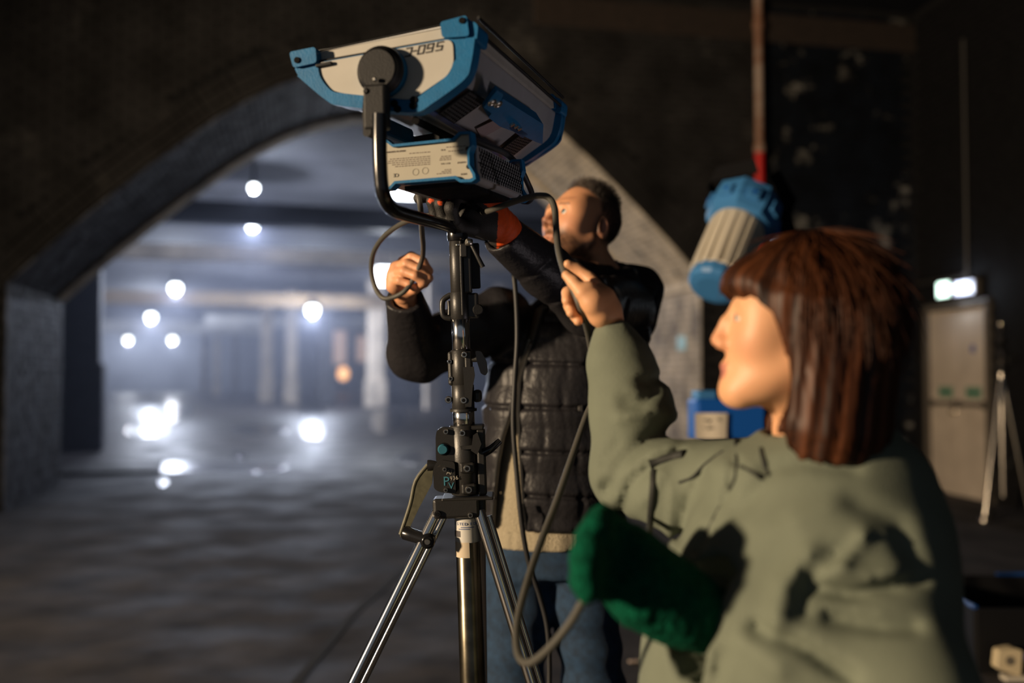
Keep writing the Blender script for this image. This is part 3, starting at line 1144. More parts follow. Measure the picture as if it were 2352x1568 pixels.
lr = (pp_(910, 400) - pp_(1060, 388)).normalized()     # reading direction: the box hangs upside down
lu = pp_(1000, 410) - pp_(1000, 370)


def ptext(s, px, py, size, m=M_GREYINK):
    lettering('lettering', s, pp_(px, py, -0.0016), lr, lu, size, m, PU, depth=0.0002)


M_PINK = mat('label_print', (0.12, 0.09, 0.075), rough=0.7)
ptext('CE', 916, 398, 0.0085, M_INK)
ptext('MADE IN GERMANY', 931, 344, 0.0042, M_PINK)
ptext('OUTPUT', 1070, 370, 0.0040, M_PINK)
ptext('INPUT', 1072, 397, 0.0040, M_PINK)
ptext('48 V = 10 A', 1034, 373, 0.0034, M_PINK)
ptext('IP 20', 1022, 342, 0.0036, M_PINK)
# fine print too small to read: rows of short dashes
rows = MB()
ax = (lr, SW, lu.normalized())
for (x0, x1, y) in ((988, 940, 349), (988, 898, 359), (988, 896, 363.5), (988, 897, 368), (988, 908, 372.5), (988, 912, 377), (1036, 1014, 358), (1036, 1012, 362), (1036, 1016, 366), (1070, 1030, 335),
                   (1064, 1034, 345), (1036, 1004, 397), (1036, 1014, 393), (1036, 1020, 389)):
    x = x0
    while x > x1:
        w = R.uniform(3, 9)
        yy = y + (x0 - x) * 0.075
        c = pp_(x - w / 2, yy, -0.0012)
        rows.box(c, w / FPX * 1.70, 0.0004, 0.0013, ax)
        x -= w + 1.6
ro = rows.build('fine_print', M_PINK, PU)
ro['kind'] = 'stuff'
for x, y in ((955, 395), (977, 392)):
    c = pp_(x, y, -0.0012)
    MB().tube([c + lr * 0.0055 * math.cos(t * math.pi / 8) + ax[2] * 0.0055 * math.sin(t * math.pi / 8) for t in range(17)], 0.0004, 5, 1).build('printed_ring', M_GREYINK, PU)
# perforated right-hand side: two rows of slots, split by a seam
side_t, side_b = pp_(1081, 330) + SW * 0.022, pp_(1086, 402) + SW * 0.022
sv = (side_b - side_t)
sn = (SW.cross(sv)).normalized()
if sn.dot(Vector((0, 0, CAMH)) - side_t) < 0:
    sn = -sn
svn = sv.normalized()
MB().prism([side_t, side_b, side_b + SW * (PL - 0.055), side_t + SW * (PL - 0.055)], sn * 0.003).build('side_panel', M_GREYP, PU)
holes = MB()
for k in range(19):
    for j in range(8):
        t = 0.08 + 0.115 * j + (0.02 if j > 3 else 0)
        if 3.5 < j < 3.6:
            continue
        s = 0.016 + k * 0.0145 + (0.007 if j % 2 else 0)
        c = side_t + sv * t + SW * s + sn * 0.0032
        holes.box(c, 0.0052, 0.0072, 0.001, (SW, svn, sn))
h = holes.build('vent_slot', M_HOLE, PU)
h['kind'] = 'stuff'
MB().box(side_t + sv * 0.525 + SW * (PL - 0.055) / 2 + sn * 0.0032, PL - 0.06, 0.0016, 0.001, (SW, svn, sn)).build('seam', M_HOLE, PU)
# underside with cooling fins
ub, ua = pp_(1060, 412) + SW * 0.02, pp_(915, 424) + SW * 0.02
fin = MB()
for k in range(30):
    s = 0.01 + k * 0.0092
    c = (ub + ua) / 2 + SW * s
    fin.box(c + svn * 0.003, 0.003, (ub - ua).length, 0.008, (SW, (ub - ua).normalized(), svn))
fo = fin.build('cooling_fin', M_DARK, PU)
fo['kind'] = 'stuff'
# hanger straps from the power unit up to the light
for s in (0.09, 0.25):
    q = pp_(985, 335, s)
    MB().box(q - svn * 0.008, 0.05, 0.016, 0.024, (SU, SW, svn), 0.002).build('hanger', M_BLACK, PU)

# ------------------------------------------------------------------ crank stand
ST0, ST1 = P(1049, 490, 1.95), P(1086, 1568, 1.95)
SA = (ST1 - ST0).normalized()                 # down the column
SD = (ST1 - ST0).length / (1568 - 490)
Mx = Vector((1, 0, 0))
Mx = (Mx - SA * Mx.dot(SA)).normalized()
My = SA.cross(Mx).normalized()
if My.y > 0:
    My = -My                                   # towards us
k0 = 1.95 / FPX


def cx(y):
    return 1049 + (y - 490) * 37 / 1078


def ax_(y, dx=0.0, dy=0.0):
    """point on the column axis at picture row y, dx pixels to the right, dy metres towards us"""
    return ST0 + SA * ((y - 490) * SD) + Mx * (dx * k0) + My * dy


STX = (Mx, My, SA)
M_CAST = mat('worn_black_casting', (0.022, 0.021, 0.020), rough=0.40, spec=0.6, col2=(0.16, 0.13, 0.09), scale=60, thr=0.72, soft=0.05, bump=0.04, bscale=300)
M_OLIVE = mat('olive_crank', (0.10, 0.095, 0.06), rough=0.5, var=0.25, scale=40)
M_BRASSY = mat('dull_steel_tube', (0.13, 0.115, 0.085), rough=0.27, metal=1.0, var=0.45, scale=14)
base = Vector((ST1.x, ST1.y, 0)) + Mx * 0.02
STD = empty('crank_stand', base, 'tall black and chrome wind-up stand with a crank handle, under the LED panel light', 'light stand')


def seg(name, y0, y1, r0, m, r1=None, bev=2.0, parent=STD, n=28, dx=0):
    L = (y1 - y0) * SD
    r0 *= k0
    r1 = r0 if r1 is None else r1 * k0
    b = bev * k0
    return MB().lathe(ax_(y0, dx), ax_(y1, dx), [(0, r0 - b), (b, r0), (L - b, r1), (L, r1 - b)], n).build(name, m, parent)


def bolt(y, dx, dy, r, parent, m=None, d=My):
    q = ax_(y, dx, dy)
    r *= k0
    o = MB().lathe(q - d * .004, q + d * 0.006, [(0, r), (.008, r), (.010, r * .85)], 14).build('bolt', m or M_BOLT, parent)
    MB().lathe(q + d * 0.0045, q + d * 0.0066, [(0, r * .55), (.0021, r * .55)], 6).build('hex_socket', M_HOLE, o)


top = seg('top_tube', 553, 676, 20, M_CAST)
MB().box(ax_(615, 20, 0.006), 20 * k0, 0.020, 118 * SD, STX, 0.003).build('side_bracket', M_CAST, top)
MB().box(ax_(612, 38, 0.0), 22 * k0, 0.016, 104 * SD, STX, 0.003).build('side_plate', M_BLACK, top)
MB().box(ax_(640, 7, 0.019), 5 * k0, 0.006, 170 * SD, STX, 0.001).build('guide_rib', M_CAST, top)
MB().box(ax_(565, 12, 0.022), 30 * k0, 0.008, 5 * SD, STX, 0.001).build('clamp_lip', M_BOLT, top)
MB().box(ax_(578, 14, 0.022), 16 * k0, 0.014, 30 * SD, STX, 0.002).build('clamp_jaw', M_CAST, top)
tv = MB().lathe(ax_(562, 34, 0.028), ax_(560, 22, 0.034), [(0, .004), (.002, .0075), (.011, .0075), (.013, .005)], 14)
tb = tv.build('t_handle', M_BOLT, STD)
MB().tube([ax_(563, 31, 0.030), ax_(590, 44, 0.032), ax_(618, 57, 0.030)], lambda t: 0.0036 + 0.0012 * t, 10, 4).build('lever_bar', M_CAST, tb)

col1 = seg('upper_collar', 670, 734, 22, M_CAST)
MB().box(ax_(703, 30, 0.0), 26 * k0, 0.024, 58 * SD, STX, 0.004).build('collar_lug', M_CAST, col1)
MB().lathe(ax_(713, 42, -.012), ax_(713, 42, .016), [(0, .010), (.026, .011), (.028, .009)], 16).build('pivot_pin', M_BLACK, col1)
loop = [ax_(676, -20), ax_(684, -34), ax_(694, -40), ax_(718, -40), ax_(727, -34), ax_(730, -22)]
MB().tube(loop, 0.0058, 10, 5).build('loop_handle', M_CAST, col1)
MB().tube([ax_(690, -25), ax_(705, -24), ax_(722, -25)], 0.004, 8, 3).build('loop_inner', M_CAST, col1)

seg('chrome_tube', 730, 806, 20.5, M_STEEL, bev=.5)
col2_ = seg('middle_casting', 803, 884, 25, M_CAST)
seg('casting_skirt', 882, 944, 26, M_CAST, parent=col2_, bev=2.5)
MB().box(ax_(845, -25, 0.0), 14 * k0, 0.022, 78 * SD, STX, 0.005).build('left_flange', M_CAST, col2_)
MB().box(ax_(840, 16, 0.020), 16 * k0, 0.014, 66 * SD, STX, 0.003).build('front_rib', M_CAST, col2_)
MB().prism([ax_(842, 4, .018), ax_(842, 28, .018), ax_(862, 30, .018), ax_(890, 24, .018), ax_(932, 20, .018), ax_(932, 6, .018)], My * 0.012).build('latch_plate', M_CAST, col2_)
MB().box(ax_(910, 33, 0.0), 20 * k0, 0.030, 28 * SD, STX, 0.006).build('right_lug', M_CAST, col2_)
MB().lathe(ax_(938, 0), ax_(944, 0), [(0, 31 * k0), (.005, 31 * k0)], 28).build('lower_ring', M_CAST, col2_)
for y, dx, dy, r in ((829, -27, .010, 5.5), (868, -26, .010, 5.5), (814, 8, .030, 7), (916, -33, .006, 8), (917, 3, .026, 8)):
    bolt(y, dx, dy, r, col2_)
kn = MB().prism(offset_poly([ax_(806, 33, .02), ax_(808, 47, .02), ax_(832, 58, .02), ax_(856, 60, .02), ax_(863, 54, .02), ax_(858, 44, .02), ax_(830, 36, .02)], .004), My * 0.016)
kn.build('wing_knob', M_BLKG, STD)
MB().cyl(ax_(825, 26, .022), ax_(825, 44, .026), .006, n=12).build('knob_shaft', M_CAST, STD)

seg('chrome_tube', 940, 980, 25, M_STEEL, bev=.5)
gb = seg('gear_housing', 976, 1134, 34, M_CAST, n=32)
MB().box(ax_(981, 16, 0.0), 60 * k0, 0.05, 10 * SD, STX, 0.003).build('top_flange', M_CAST, gb)
plate = [ax_(980, -22, .004), ax_(977, -50, .004), ax_(984, -61, .004), ax_(998, -64, .004), ax_(1052, -65, .004), ax_(1060, -60, .004), ax_(1060, -22, .004)]
MB().prism(offset_poly(plate, .006), My * 0.018).build('side_plate', M_CAST, gb)
gp = [ax_(1056, -22, -.006), ax_(1050, -52, -.006), ax_(1058, -66, -.006), ax_(1072, -72, -.006), ax_(1114, -71, -.006), ax_(1122, -60, -.006), ax_(1128, -22, -.006)]
MB().prism(offset_poly(gp, .006), My * 0.036).build('gear_case', M_CAST, gb)
MB().lathe(ax_(1027, -48, .018), ax_(1027, -48, .030), [(0, .0105), (.006, .0105), (.012, .008)], 18).build('release_button', mat('teal_button', (0.03, 0.14, 0.20), rough=0.4), gb)
MB().lathe(ax_(1027, -45, .0205), ax_(1027, -45, .023), [(0, .0135), (.002, .0125)], 18).build('button_seat', M_HOLE, gb)
MB().box(ax_(1060, 38, 0.008), 20 * k0, 0.03, 150 * SD, STX, 0.004).build('right_rail', M_CAST, gb)
MB().prism([ax_(1020, -8, .028), ax_(1018, 30, .030), ax_(1026, 32, .030), ax_(1028, -6, .028)], My * 0.008).build('front_ridge', M_CAST, gb)
MB().prism([ax_(996, 22, .026), ax_(990, 32, .026), ax_(1016, 40, .026), ax_(1040, 30, .026), ax_(1030, 16, .026)], My * 0.014).build('pawl', M_CAST, gb)
MB().tube([ax_(1038, 44, .022), ax_(1030, 60, .024), ax_(1012, 82, .020)], lambda t: 0.009 - 0.003 * t, 12, 5).build('lock_lever', M_BLKG, gb)
for y, dx, dy, r in ((987, -40, .023, 6), (990, -2, .036, 7.5), (1071, -45, .031, 5), (1118, -44, .031, 5), (1070, 6, .036, 8.5), (1118, 8, .036, 8.5)):
    bolt(y, dx, dy, r, gb)
    if r > 8:
        MB().box(ax_(y, dx, dy - .012), 34 * k0, 0.020, 24 * SD, STX, 0.004).build('bolt_boss', M_CAST, gb)
M_CHALK = mat('chalk_mark', (0.45, 0.42, 0.36), rough=0.9)
M_TEALINK = mat('teal_marker', (0.05, 0.22, 0.30), rough=0.8)
rr = Mx
lettering('lettering', 'A/', ax_(1083, -42, .0305), rr, -SA, 0.012, M_CHALK, gb, depth=0.0003)
lettering('lettering', '936', ax_(1097, -34, .0305), rr - SA * 0.1, -SA + Mx * .1, 0.011, M_CHALK, gb, depth=0.0003)
lettering('lettering', 'P', ax_(1108, -50, .0308), rr, -SA, 0.025, M_TEALINK, gb, depth=0.0003)
lettering('lettering', 'V', ax_(1116, -38, .0308), rr, -SA, 0.018, M_TEALINK, gb, depth=0.0003)

# crank
cr = MB()
arm = [ax_(1068, -72, .012), ax_(1062, -86, .012), ax_(1098, -114, .012), ax_(1150, -128, .012), ax_(1208, -152, .012), ax_(1224, -154, .012), ax_(1222, -140, .012), ax_(1160, -108, .012), ax_(1105, -76, .012)]
cr.prism(offset_poly(arm, .004), My * 0.007)
cro = cr.build('crank_arm', M_OLIVE, STD)
MB().tube([ax_(1062, -84, .016), ax_(1098, -113, .016), ax_(1150, -127, .016), ax_(1218, -152, .016)], 0.0045, 8, 4).build('arm_flange', M_OLIVE, cro)
MB().lathe(ax_(1064, -64, .014), ax_(1064, -82, .014), [(0, .008), (.012, .011), (.018, .011)], 16).build('crank_hub', M_CAST, cro)
h0, h1 = ax_(1212, -146, .02), ax_(1230, -88, .03)
MB().lathe(h0, h1, [(0, .010), (.004, .0135), (.05, .0125), ((h1 - h0).length - .006, .0145), ((h1 - h0).length, .011)], 20).build('crank_grip', M_BLKG, cro)
MB().lathe(ax_(1230, -88, .046), ax_(1230, -88, .008), [(0, .010), (.003, .0145), (.030, .0145), (.038, .012)], 18).build('grip_end', M_BLKG, cro)
MB().lathe(ax_(1230, -88, .0465), ax_(1230, -88, .050), [(0, .006), (.003, .005)], 12).build('grip_screw', M_BOLT, cro)

# leg yoke, lower tube, legs
lc = MB().box(ax_(1160, -22, .012), 106 * k0, 0.050, 46 * SD, STX, 0.006).build('leg_collar', M_CAST, STD)
MB().box(ax_(1140, 4, 0.0), 118 * k0, 0.075, 7 * SD, STX, 0.003).build('collar_top', M_CAST, lc)
MB().box(ax_(1160, 34, -0.004), 20 * k0, 0.055, 48 * SD, STX, 0.005).build('right_ear', M_CAST, lc)
bolt(1170, -64, .036, 8, lc, M_BLACK)
bolt(1175, 10, .037, 6, lc)
low = seg('lower_tube', 1180, 2330, 28, M_BRASSY, r1=33, bev=1)
z = 0
# warning sticker, bent around the tube
def wrap(name, y0, y1, a0, a1, rad, m, parent):
    b = MB()
    n = 14
    v = []
    for y in (y0, y1):
        for i in range(n + 1):
            a = a0 + (a1 - a0) * i / n
            r = (rad + (y - 1180) * 5 / 1150 + .7) * k0
            v.append(ax_(y) + Mx * math.sin(a) * r + My * math.cos(a) * r)
    b.add(v, [(i, i + 1, n + 2 + i, n + 1 + i) for i in range(n)], True)
    return b.build(name, m, parent)


M_STICK = mat('sticker_white', (0.62, 0.60, 0.55), rough=0.45)
stk = wrap('sticker', 1186, 1241, -1.4, 1.5, 28.4, M_STICK, low)
wrap('sticker_band', 1214, 1228, -1.4, -0.55, 28.9, mat('sticker_dark', (0.06, 0.05, 0.05), rough=0.5), low)
wrap('masking_tape', 1240, 1275, -1.4, 0.15, 28.6, mat('masking_tape', (0.60, 0.50, 0.36), rough=0.7), low)


def wraptext(s, y, a0, size, m):
    """letters laid one by one around the tube"""
    a = a0
    for ch in s:
        r = (28 + (y - 1180) * 5 / 1150 + 1.4) * k0
        o = ax_(y) + (Mx * math.sin(a) + My * math.cos(a)) * r
        if ch != ' ':
            lettering('lettering', ch, o, Mx * math.cos(a) - My * math.sin(a), -SA, size, m, low, depth=0.0002)
        a += size * 0.72 / r


M_BLUEINK = mat('blue_ink', (0.03, 0.07, 0.22), rough=0.6)
wraptext('TESTED FOR SAFETY', 1201, -1.30, 0.0078, M_BLUEINK)
for y, a0, a1 in ((1205, -0.5, 0.6), (1209, -0.7, 0.2)):
    wrap('sticker_line', y, y + 1.6, a0, a1, 28.8, M_BLUEINK, low)


def leg(name, pts, r, parent=STD, m=M_STEEL):
    return MB().tube(pts, r, 18, 1).build(name, m, parent)


def floor_hit(a, b):
    t = a.z / (a.z - b.z)
    return a + (b - a) * t


for x0, y0, x1, y1, dd, r, twin in ((1006, 1172, 812, 1568, 1.93, .0105, (16, 10)), (1100, 1172, 1222, 1568, 1.93, .0115, (22, 6)), (1104, 1180, 1110, 1568, 2.02, .0095, None)):
    a = P(x0, y0, dd)
    b = P(x1, y1, dd - 0.05 if twin else 2.17)
    f = floor_hit(a, b)
    f = f + (a - f).normalized() * 0.03
    lo_ = leg('leg', [a, f], r)
    if twin:
        a2, b2 = P(x0 + twin[0], y0 + 12, dd + .03), P(x1 + twin[1] + 12, y1, dd)
        f2 = floor_hit(a2, b2)
        f2 = f2 + (a2 - f2) * 0.25
        leg('leg_brace', [a2, f2], r * 0.62, lo_)
    MB().lathe(Vector((f.x, f.y, 0.0)), Vector((f.x, f.y, 0.07)), [(0, .022), (.012, .024), (.05, .017), (.07, .014)], 16).build('rubber_foot', M_BLACK, lo_)


# ------------------------------------------------------------------ cables
M_CABLE = mat('black_cable', (0.022, 0.022, 0.023), rough=0.5)
M_CABLEG = mat('grey_cable', (0.075, 0.072, 0.062), rough=0.55)


def cable(name, pts, r, m, label, sub=10):
    o = MB().tube(pts, r, 12, sub).build(name, m)
    tag(o, label, 'cable')
    return o


cable('cable', [P(1100, 478, 2.02), P(1112, 487, 1.93), P(1150, 474, 1.86), P(1200, 457, 1.80), P(1240, 449, 1.76), P(1262, 455, 1.74), P(1274, 480, 1.72), P(1278, 530, 1.70), P(1284, 580, 1.67), P(1299, 630, 1.64),
                P(1318, 668, 1.615), P(1335, 710, 1.61), P(1350, 760, 1.66), P(1362, 830, 1.72), P(1368, 900, 1.74), P(1345, 960, 1.72), P(1310, 1060, 1.66), P(1275, 1160, 1.60), P(1240, 1250, 1.54), P(1210, 1340, 1.48), P(1188, 1430, 1.43),
                P(1190, 1500, 1.38), P(1215, 1522, 1.34), P(1260, 1490, 1.30), P(1310, 1430, 1.27), P(1345, 1370, 1.25), P(1385, 1310, 1.24)], 0.0058, M_CABLEG,
      'thick grey cable from the orange glove through the raised hand above the green sleeve')
cable('cable', [P(1160, 560, 2.42), P(1176, 610, 2.40), P(1185, 680, 2.38), P(1188, 780, 2.36), P(1182, 880, 2.36), P(1179, 980, 2.36), P(1188, 1100, 2.36), P(1198, 1200, 2.36), P(1214, 1290, 2.37), P(1240, 1370, 2.38), P(1258, 1450, 2.38),
                P(1262, 1568, 2.38), P(1255, 1750, 2.36), P(1262, 1900, 2.33), Vector((0.10, 2.30, 0.012)), Vector((0.22, 2.20, 0.008)), Vector((0.42, 2.22, 0.008))], 0.0062, M_CABLE,
      'black cable hanging straight down in front of the open puffer jacket to the floor')
cable('cable', [P(960, 446, 1.985), P(966, 480, 1.99), P(969, 530, 2.10), P(972, 570, 2.21), P(968, 600, 2.30), P(950, 640, 2.32), P(930, 668, 2.32), P(905, 682, 2.33), P(880, 684, 2.34), P(862, 660, 2.36), P(853, 620, 2.36), P(858, 580, 2.33),
                P(880, 545, 2.27), P(915, 518, 2.18), P(950, 502, 2.10), P(1000, 492, 2.05), P(1040, 480, 2.03)], 0.0058, M_CABLEG,
      'grey cable looped through the bare hand of the person in the black jacket')
cable('cable', [pp_(1060, 312, 0.06) , P(1120, 335, 1.86), P(1160, 352, 1.98), P(1192, 382, 2.05), P(1212, 420, 2.08), P(1222, 448, 2.09), P(1214, 462, 2.10), P(1200, 462, 2.12)], 0.0062, M_CABLE,
      'short black cable arching over the side of the power unit')
# ------------------------------------------------------------------ solids from distance fields (bodies, clothes, hands)
def V(*a):
    return np.array(a, dtype=np.float32)


def vv(p):
    return np.array(tuple(p), dtype=np.float32)


def smin(a, b, k):
    h = np.clip(0.5 + 0.5 * (b - a) / k, 0, 1)
    return b + (a - b) * h - k * h * (1 - h)


def smax(a, b, k):
    return -smin(-a, -b, k)


def ell(Q, c, r, rot=None):
    p = Q - vv(c)
    if rot is not None:
        p = p @ np.asarray(rot, dtype=np.float32)
    r = np.array(r, dtype=np.float32)
    k0 = np.sqrt(((p / r) ** 2).sum(1)) + 1e-9
    k1 = np.sqrt(((p / (r * r)) ** 2).sum(1)) + 1e-9
    return k0 * (k0 - 1) / k1


def cap(Q, a, b, r1, r2=None):
    r2 = r1 if r2 is None else r2
    a, b = vv(a), vv(b)
    pa = Q - a
    ba = b - a
    t = np.clip(pa @ ba / (ba @ ba + 1e-12), 0, 1)
    return np.sqrt(((pa - t[:, None] * ba) ** 2).sum(1)) - (r1 + (r2 - r1) * t)


def chain(Q, pts, rs, k=0.01):
    d = None
    for i in range(len(pts) - 1):
        e = cap(Q, pts[i], pts[i + 1], rs[i], rs[i + 1])
        d = e if d is None else smin(d, e, k)
    return d


def wob(Q, scale, seed, n=6):
    g = np.random.default_rng(seed)
    o = np.zeros(len(Q), dtype=np.float32)
    for i in range(n):
        w = g.normal(0, 1, 3).astype(np.float32)
        w *= scale * (0.6 + 0.8 * g.random()) / np.linalg.norm(w)
        o += np.sin(Q @ w + np.float32(g.random() * 6.28))
    return o / n


def poly2d(x, y, poly):
    """signed distance (pixels) to a polygon, negative inside"""
    n = len(poly)
    d = np.full(len(x), 1e9)
    s = np.ones(len(x))
    for i in range(n):
        ax, ay = poly[i]
        bx, by = poly[i - 1]
        ex, ey = bx - ax, by - ay
        wx, wy = x - ax, y - ay
        t = np.clip((wx * ex + wy * ey) / (ex * ex + ey * ey), 0, 1)
        d = np.minimum(d, (wx - ex * t) ** 2 + (wy - ey * t) ** 2)
        c1 = y >= ay
        c2 = y < by
        c3 = ex * wy > ey * wx
        f = (c1 & c2 & c3) | (~c1 & ~c2 & ~c3)
        s = np.where(f, -s, s)
    return s * np.sqrt(d)


def line2d(x, y, pts):
    d = np.full(len(x), 1e9)
    for (ax, ay), (bx, by) in zip(pts, pts[1:]):
        ex, ey = bx - ax, by - ay
        t = np.clip(((x - ax) * ex + (y - ay) * ey) / (ex * ex + ey * ey), 0, 1)
        d = np.minimum(d, (x - ax - ex * t) ** 2 + (y - ay - ey * t) ** 2)
    return np.sqrt(d)


def creases(Q, lst):
    """folds of cloth: (polyline, half width in px, depth in m); positive depth sinks"""
    x, y, d = proj(Q)
    o = np.zeros(len(Q), dtype=np.float32)
    for pts, w, a in lst:
        a = math.copysign(min(abs(a), 1.5 * w / 1680), a)
        o += a * np.exp(-(line2d(x, y, pts) / w) ** 2)
    return o


def field_mesh(fn, lo, hi, h):
    lo = np.array(tuple(lo), dtype=np.float64)
    hi = np.array(tuple(hi), dtype=np.float64)
    B = 5
    nb = np.ceil((hi - lo) / (h * B)).astype(int)
    n = nb * B
    # coarse pass
    bc = [lo[i] + (np.arange(nb[i]) + 0.5) * B * h for i in range(3)]
    G = np.stack(np.meshgrid(*bc, indexing='ij'), -1).reshape(-1, 3).astype(np.float32)
    dc = fn(G).reshape(nb)
    act = np.abs(dc) < B * h * 1.35
    full = np.where(dc < 0, -1.0, 1.0).astype(np.float32)
    D = np.repeat(np.repeat(np.repeat(full, B, 0), B, 1), B, 2)
    A = np.repeat(np.repeat(np.repeat(act, B, 0), B, 1), B, 2)
    idx = np.argwhere(A)
    pts = (lo + idx * h).astype(np.float32)
    out = np.empty(len(pts), dtype=np.float32)
    for i in range(0, len(pts), 200000):
        out[i:i + 200000] = fn(pts[i:i + 200000])
    D[idx[:, 0], idx[:, 1], idx[:, 2]] = out
    for a in range(3):                      # close the border
        s = [slice(None)] * 3
        for e in (0, -1):
            s[a] = e
            D[tuple(s)] = np.maximum(D[tuple(s)], 1e-4)
    S = D < 0
    corners = np.array([(i, j, k) for i in (0, 1) for j in (0, 1) for k in (0, 1)])
    cnt = np.zeros(n - 1, dtype=np.int8)
    for c in corners:
        cnt += S[c[0]:n[0] - 1 + c[0], c[1]:n[1] - 1 + c[1], c[2]:n[2] - 1 + c[2]]
    cells = np.argwhere((cnt > 0) & (cnt < 8))
    vals = np.stack([D[cells[:, 0] + c[0], cells[:, 1] + c[1], cells[:, 2] + c[2]] for c in corners], 1)
    acc = np.zeros((len(cells), 3))
    num = np.zeros(len(cells))
    for i in range(8):
        for j in range(i + 1, 8):
            if np.abs(corners[i] - corners[j]).sum() != 1:
                continue
            a, b = vals[:, i], vals[:, j]
            m = (a < 0) != (b < 0)
            t = np.where(m, a / np.where(m, a - b, 1), 0)
            acc += np.where(m[:, None], corners[i] + t[:, None] * (corners[j] - corners[i]), 0)
            num += m
    verts = lo + (cells + acc / num[:, None]) * h
    ids = np.full(n - 1, -1, dtype=np.int64)
    ids[cells[:, 0], cells[:, 1], cells[:, 2]] = np.arange(len(cells))
    quads = []
    for a in range(3):
        b, c = (a + 1) % 3, (a + 2) % 3
        s0 = [slice(None)] * 3
        s1 = [slice(None)] * 3
        s0[a] = slice(0, n[a] - 1)
        s1[a] = slice(1, n[a])
        for e in (b, c):
            s0[e] = slice(1, n[e] - 1)
            s1[e] = slice(1, n[e] - 1)
        f0, f1 = S[tuple(s0)], S[tuple(s1)]
        e = np.argwhere(f0 != f1)
        sg = f0[e[:, 0], e[:, 1], e[:, 2]]
        e = e.copy()
        e[:, b] += 1
        e[:, c] += 1
        q = []
        for db, dc_ in ((1, 1), (0, 1), (0, 0), (1, 0)):
            z = e.copy()
            z[:, b] -= db
            z[:, c] -= dc_
            q.append(ids[z[:, 0], z[:, 1], z[:, 2]])
        q = np.stack(q, 1)
        q[~sg] = q[~sg][:, ::-1]
        quads.append(q)
    quads = np.concatenate(quads)
    quads = quads[(quads >= 0).all(1)]
    return verts, quads


def solid(name, fn, lo, hi, h, material, parent=None, color=None, extra=None):
    """mesh of a distance field; extra = more (verts, quads) joined to it; color(verts) -> rgb"""
    v, q = field_mesh(fn, lo, hi, h)
    if extra:
        for v2, q2 in extra:
            q = np.concatenate([q, q2 + len(v)])
            v = np.concatenate([v, v2])
    me = bpy.data.meshes.new(name)
    me.vertices.add(len(v))
    me.vertices.foreach_set('co', v.astype(np.float32).ravel())
    me.loops.add(len(q) * 4)
    me.loops.foreach_set('vertex_index', q.ravel().astype(np.int32))
    me.polygons.add(len(q))
    me.polygons.foreach_set('loop_start', np.arange(0, len(q) * 4, 4, dtype=np.int32))
    me.polygons.foreach_set('use_smooth', np.ones(len(q), dtype=bool))
    me.update(calc_edges=True)
    me.validate()
    if color is not None:
        c = color(v.astype(np.float32))
        at = me.color_attributes.new('col', 'FLOAT_COLOR', 'POINT')
        at.data.foreach_set('color', np.concatenate([c, np.ones((len(c), 1))], 1).astype(np.float32).ravel())
    me.materials.append(material)
    o = bpy.data.objects.new(name, me)
    COL.objects.link(o)
    if parent is not None:
        put(o, parent)
    return o


def box_of(pts, pad):
    a = np.array([tuple(p) for p in pts])
    return a.min(0) - pad, a.max(0) + pad


def head_frame(center, yaw, pitch, roll=0.0, scale=1.0):
    """rotation (columns = local axes in the room) of a head that faces local -Y"""
    M = Matrix.Rotation(yaw, 3, 'Z') @ Matrix.Rotation(pitch, 3, 'X') @ Matrix.Rotation(roll, 3, 'Y')
    return np.array(M), np.array(tuple(center)), scale


def to_local(Q, fr):
    M, c, s = fr
    return ((Q - c.astype(np.float32)) @ M.astype(np.float32)) / np.float32(s)


def to_world(p, fr):
    M, c, s = fr
    return Vector(tuple(c + s * (M @ np.array(p))))


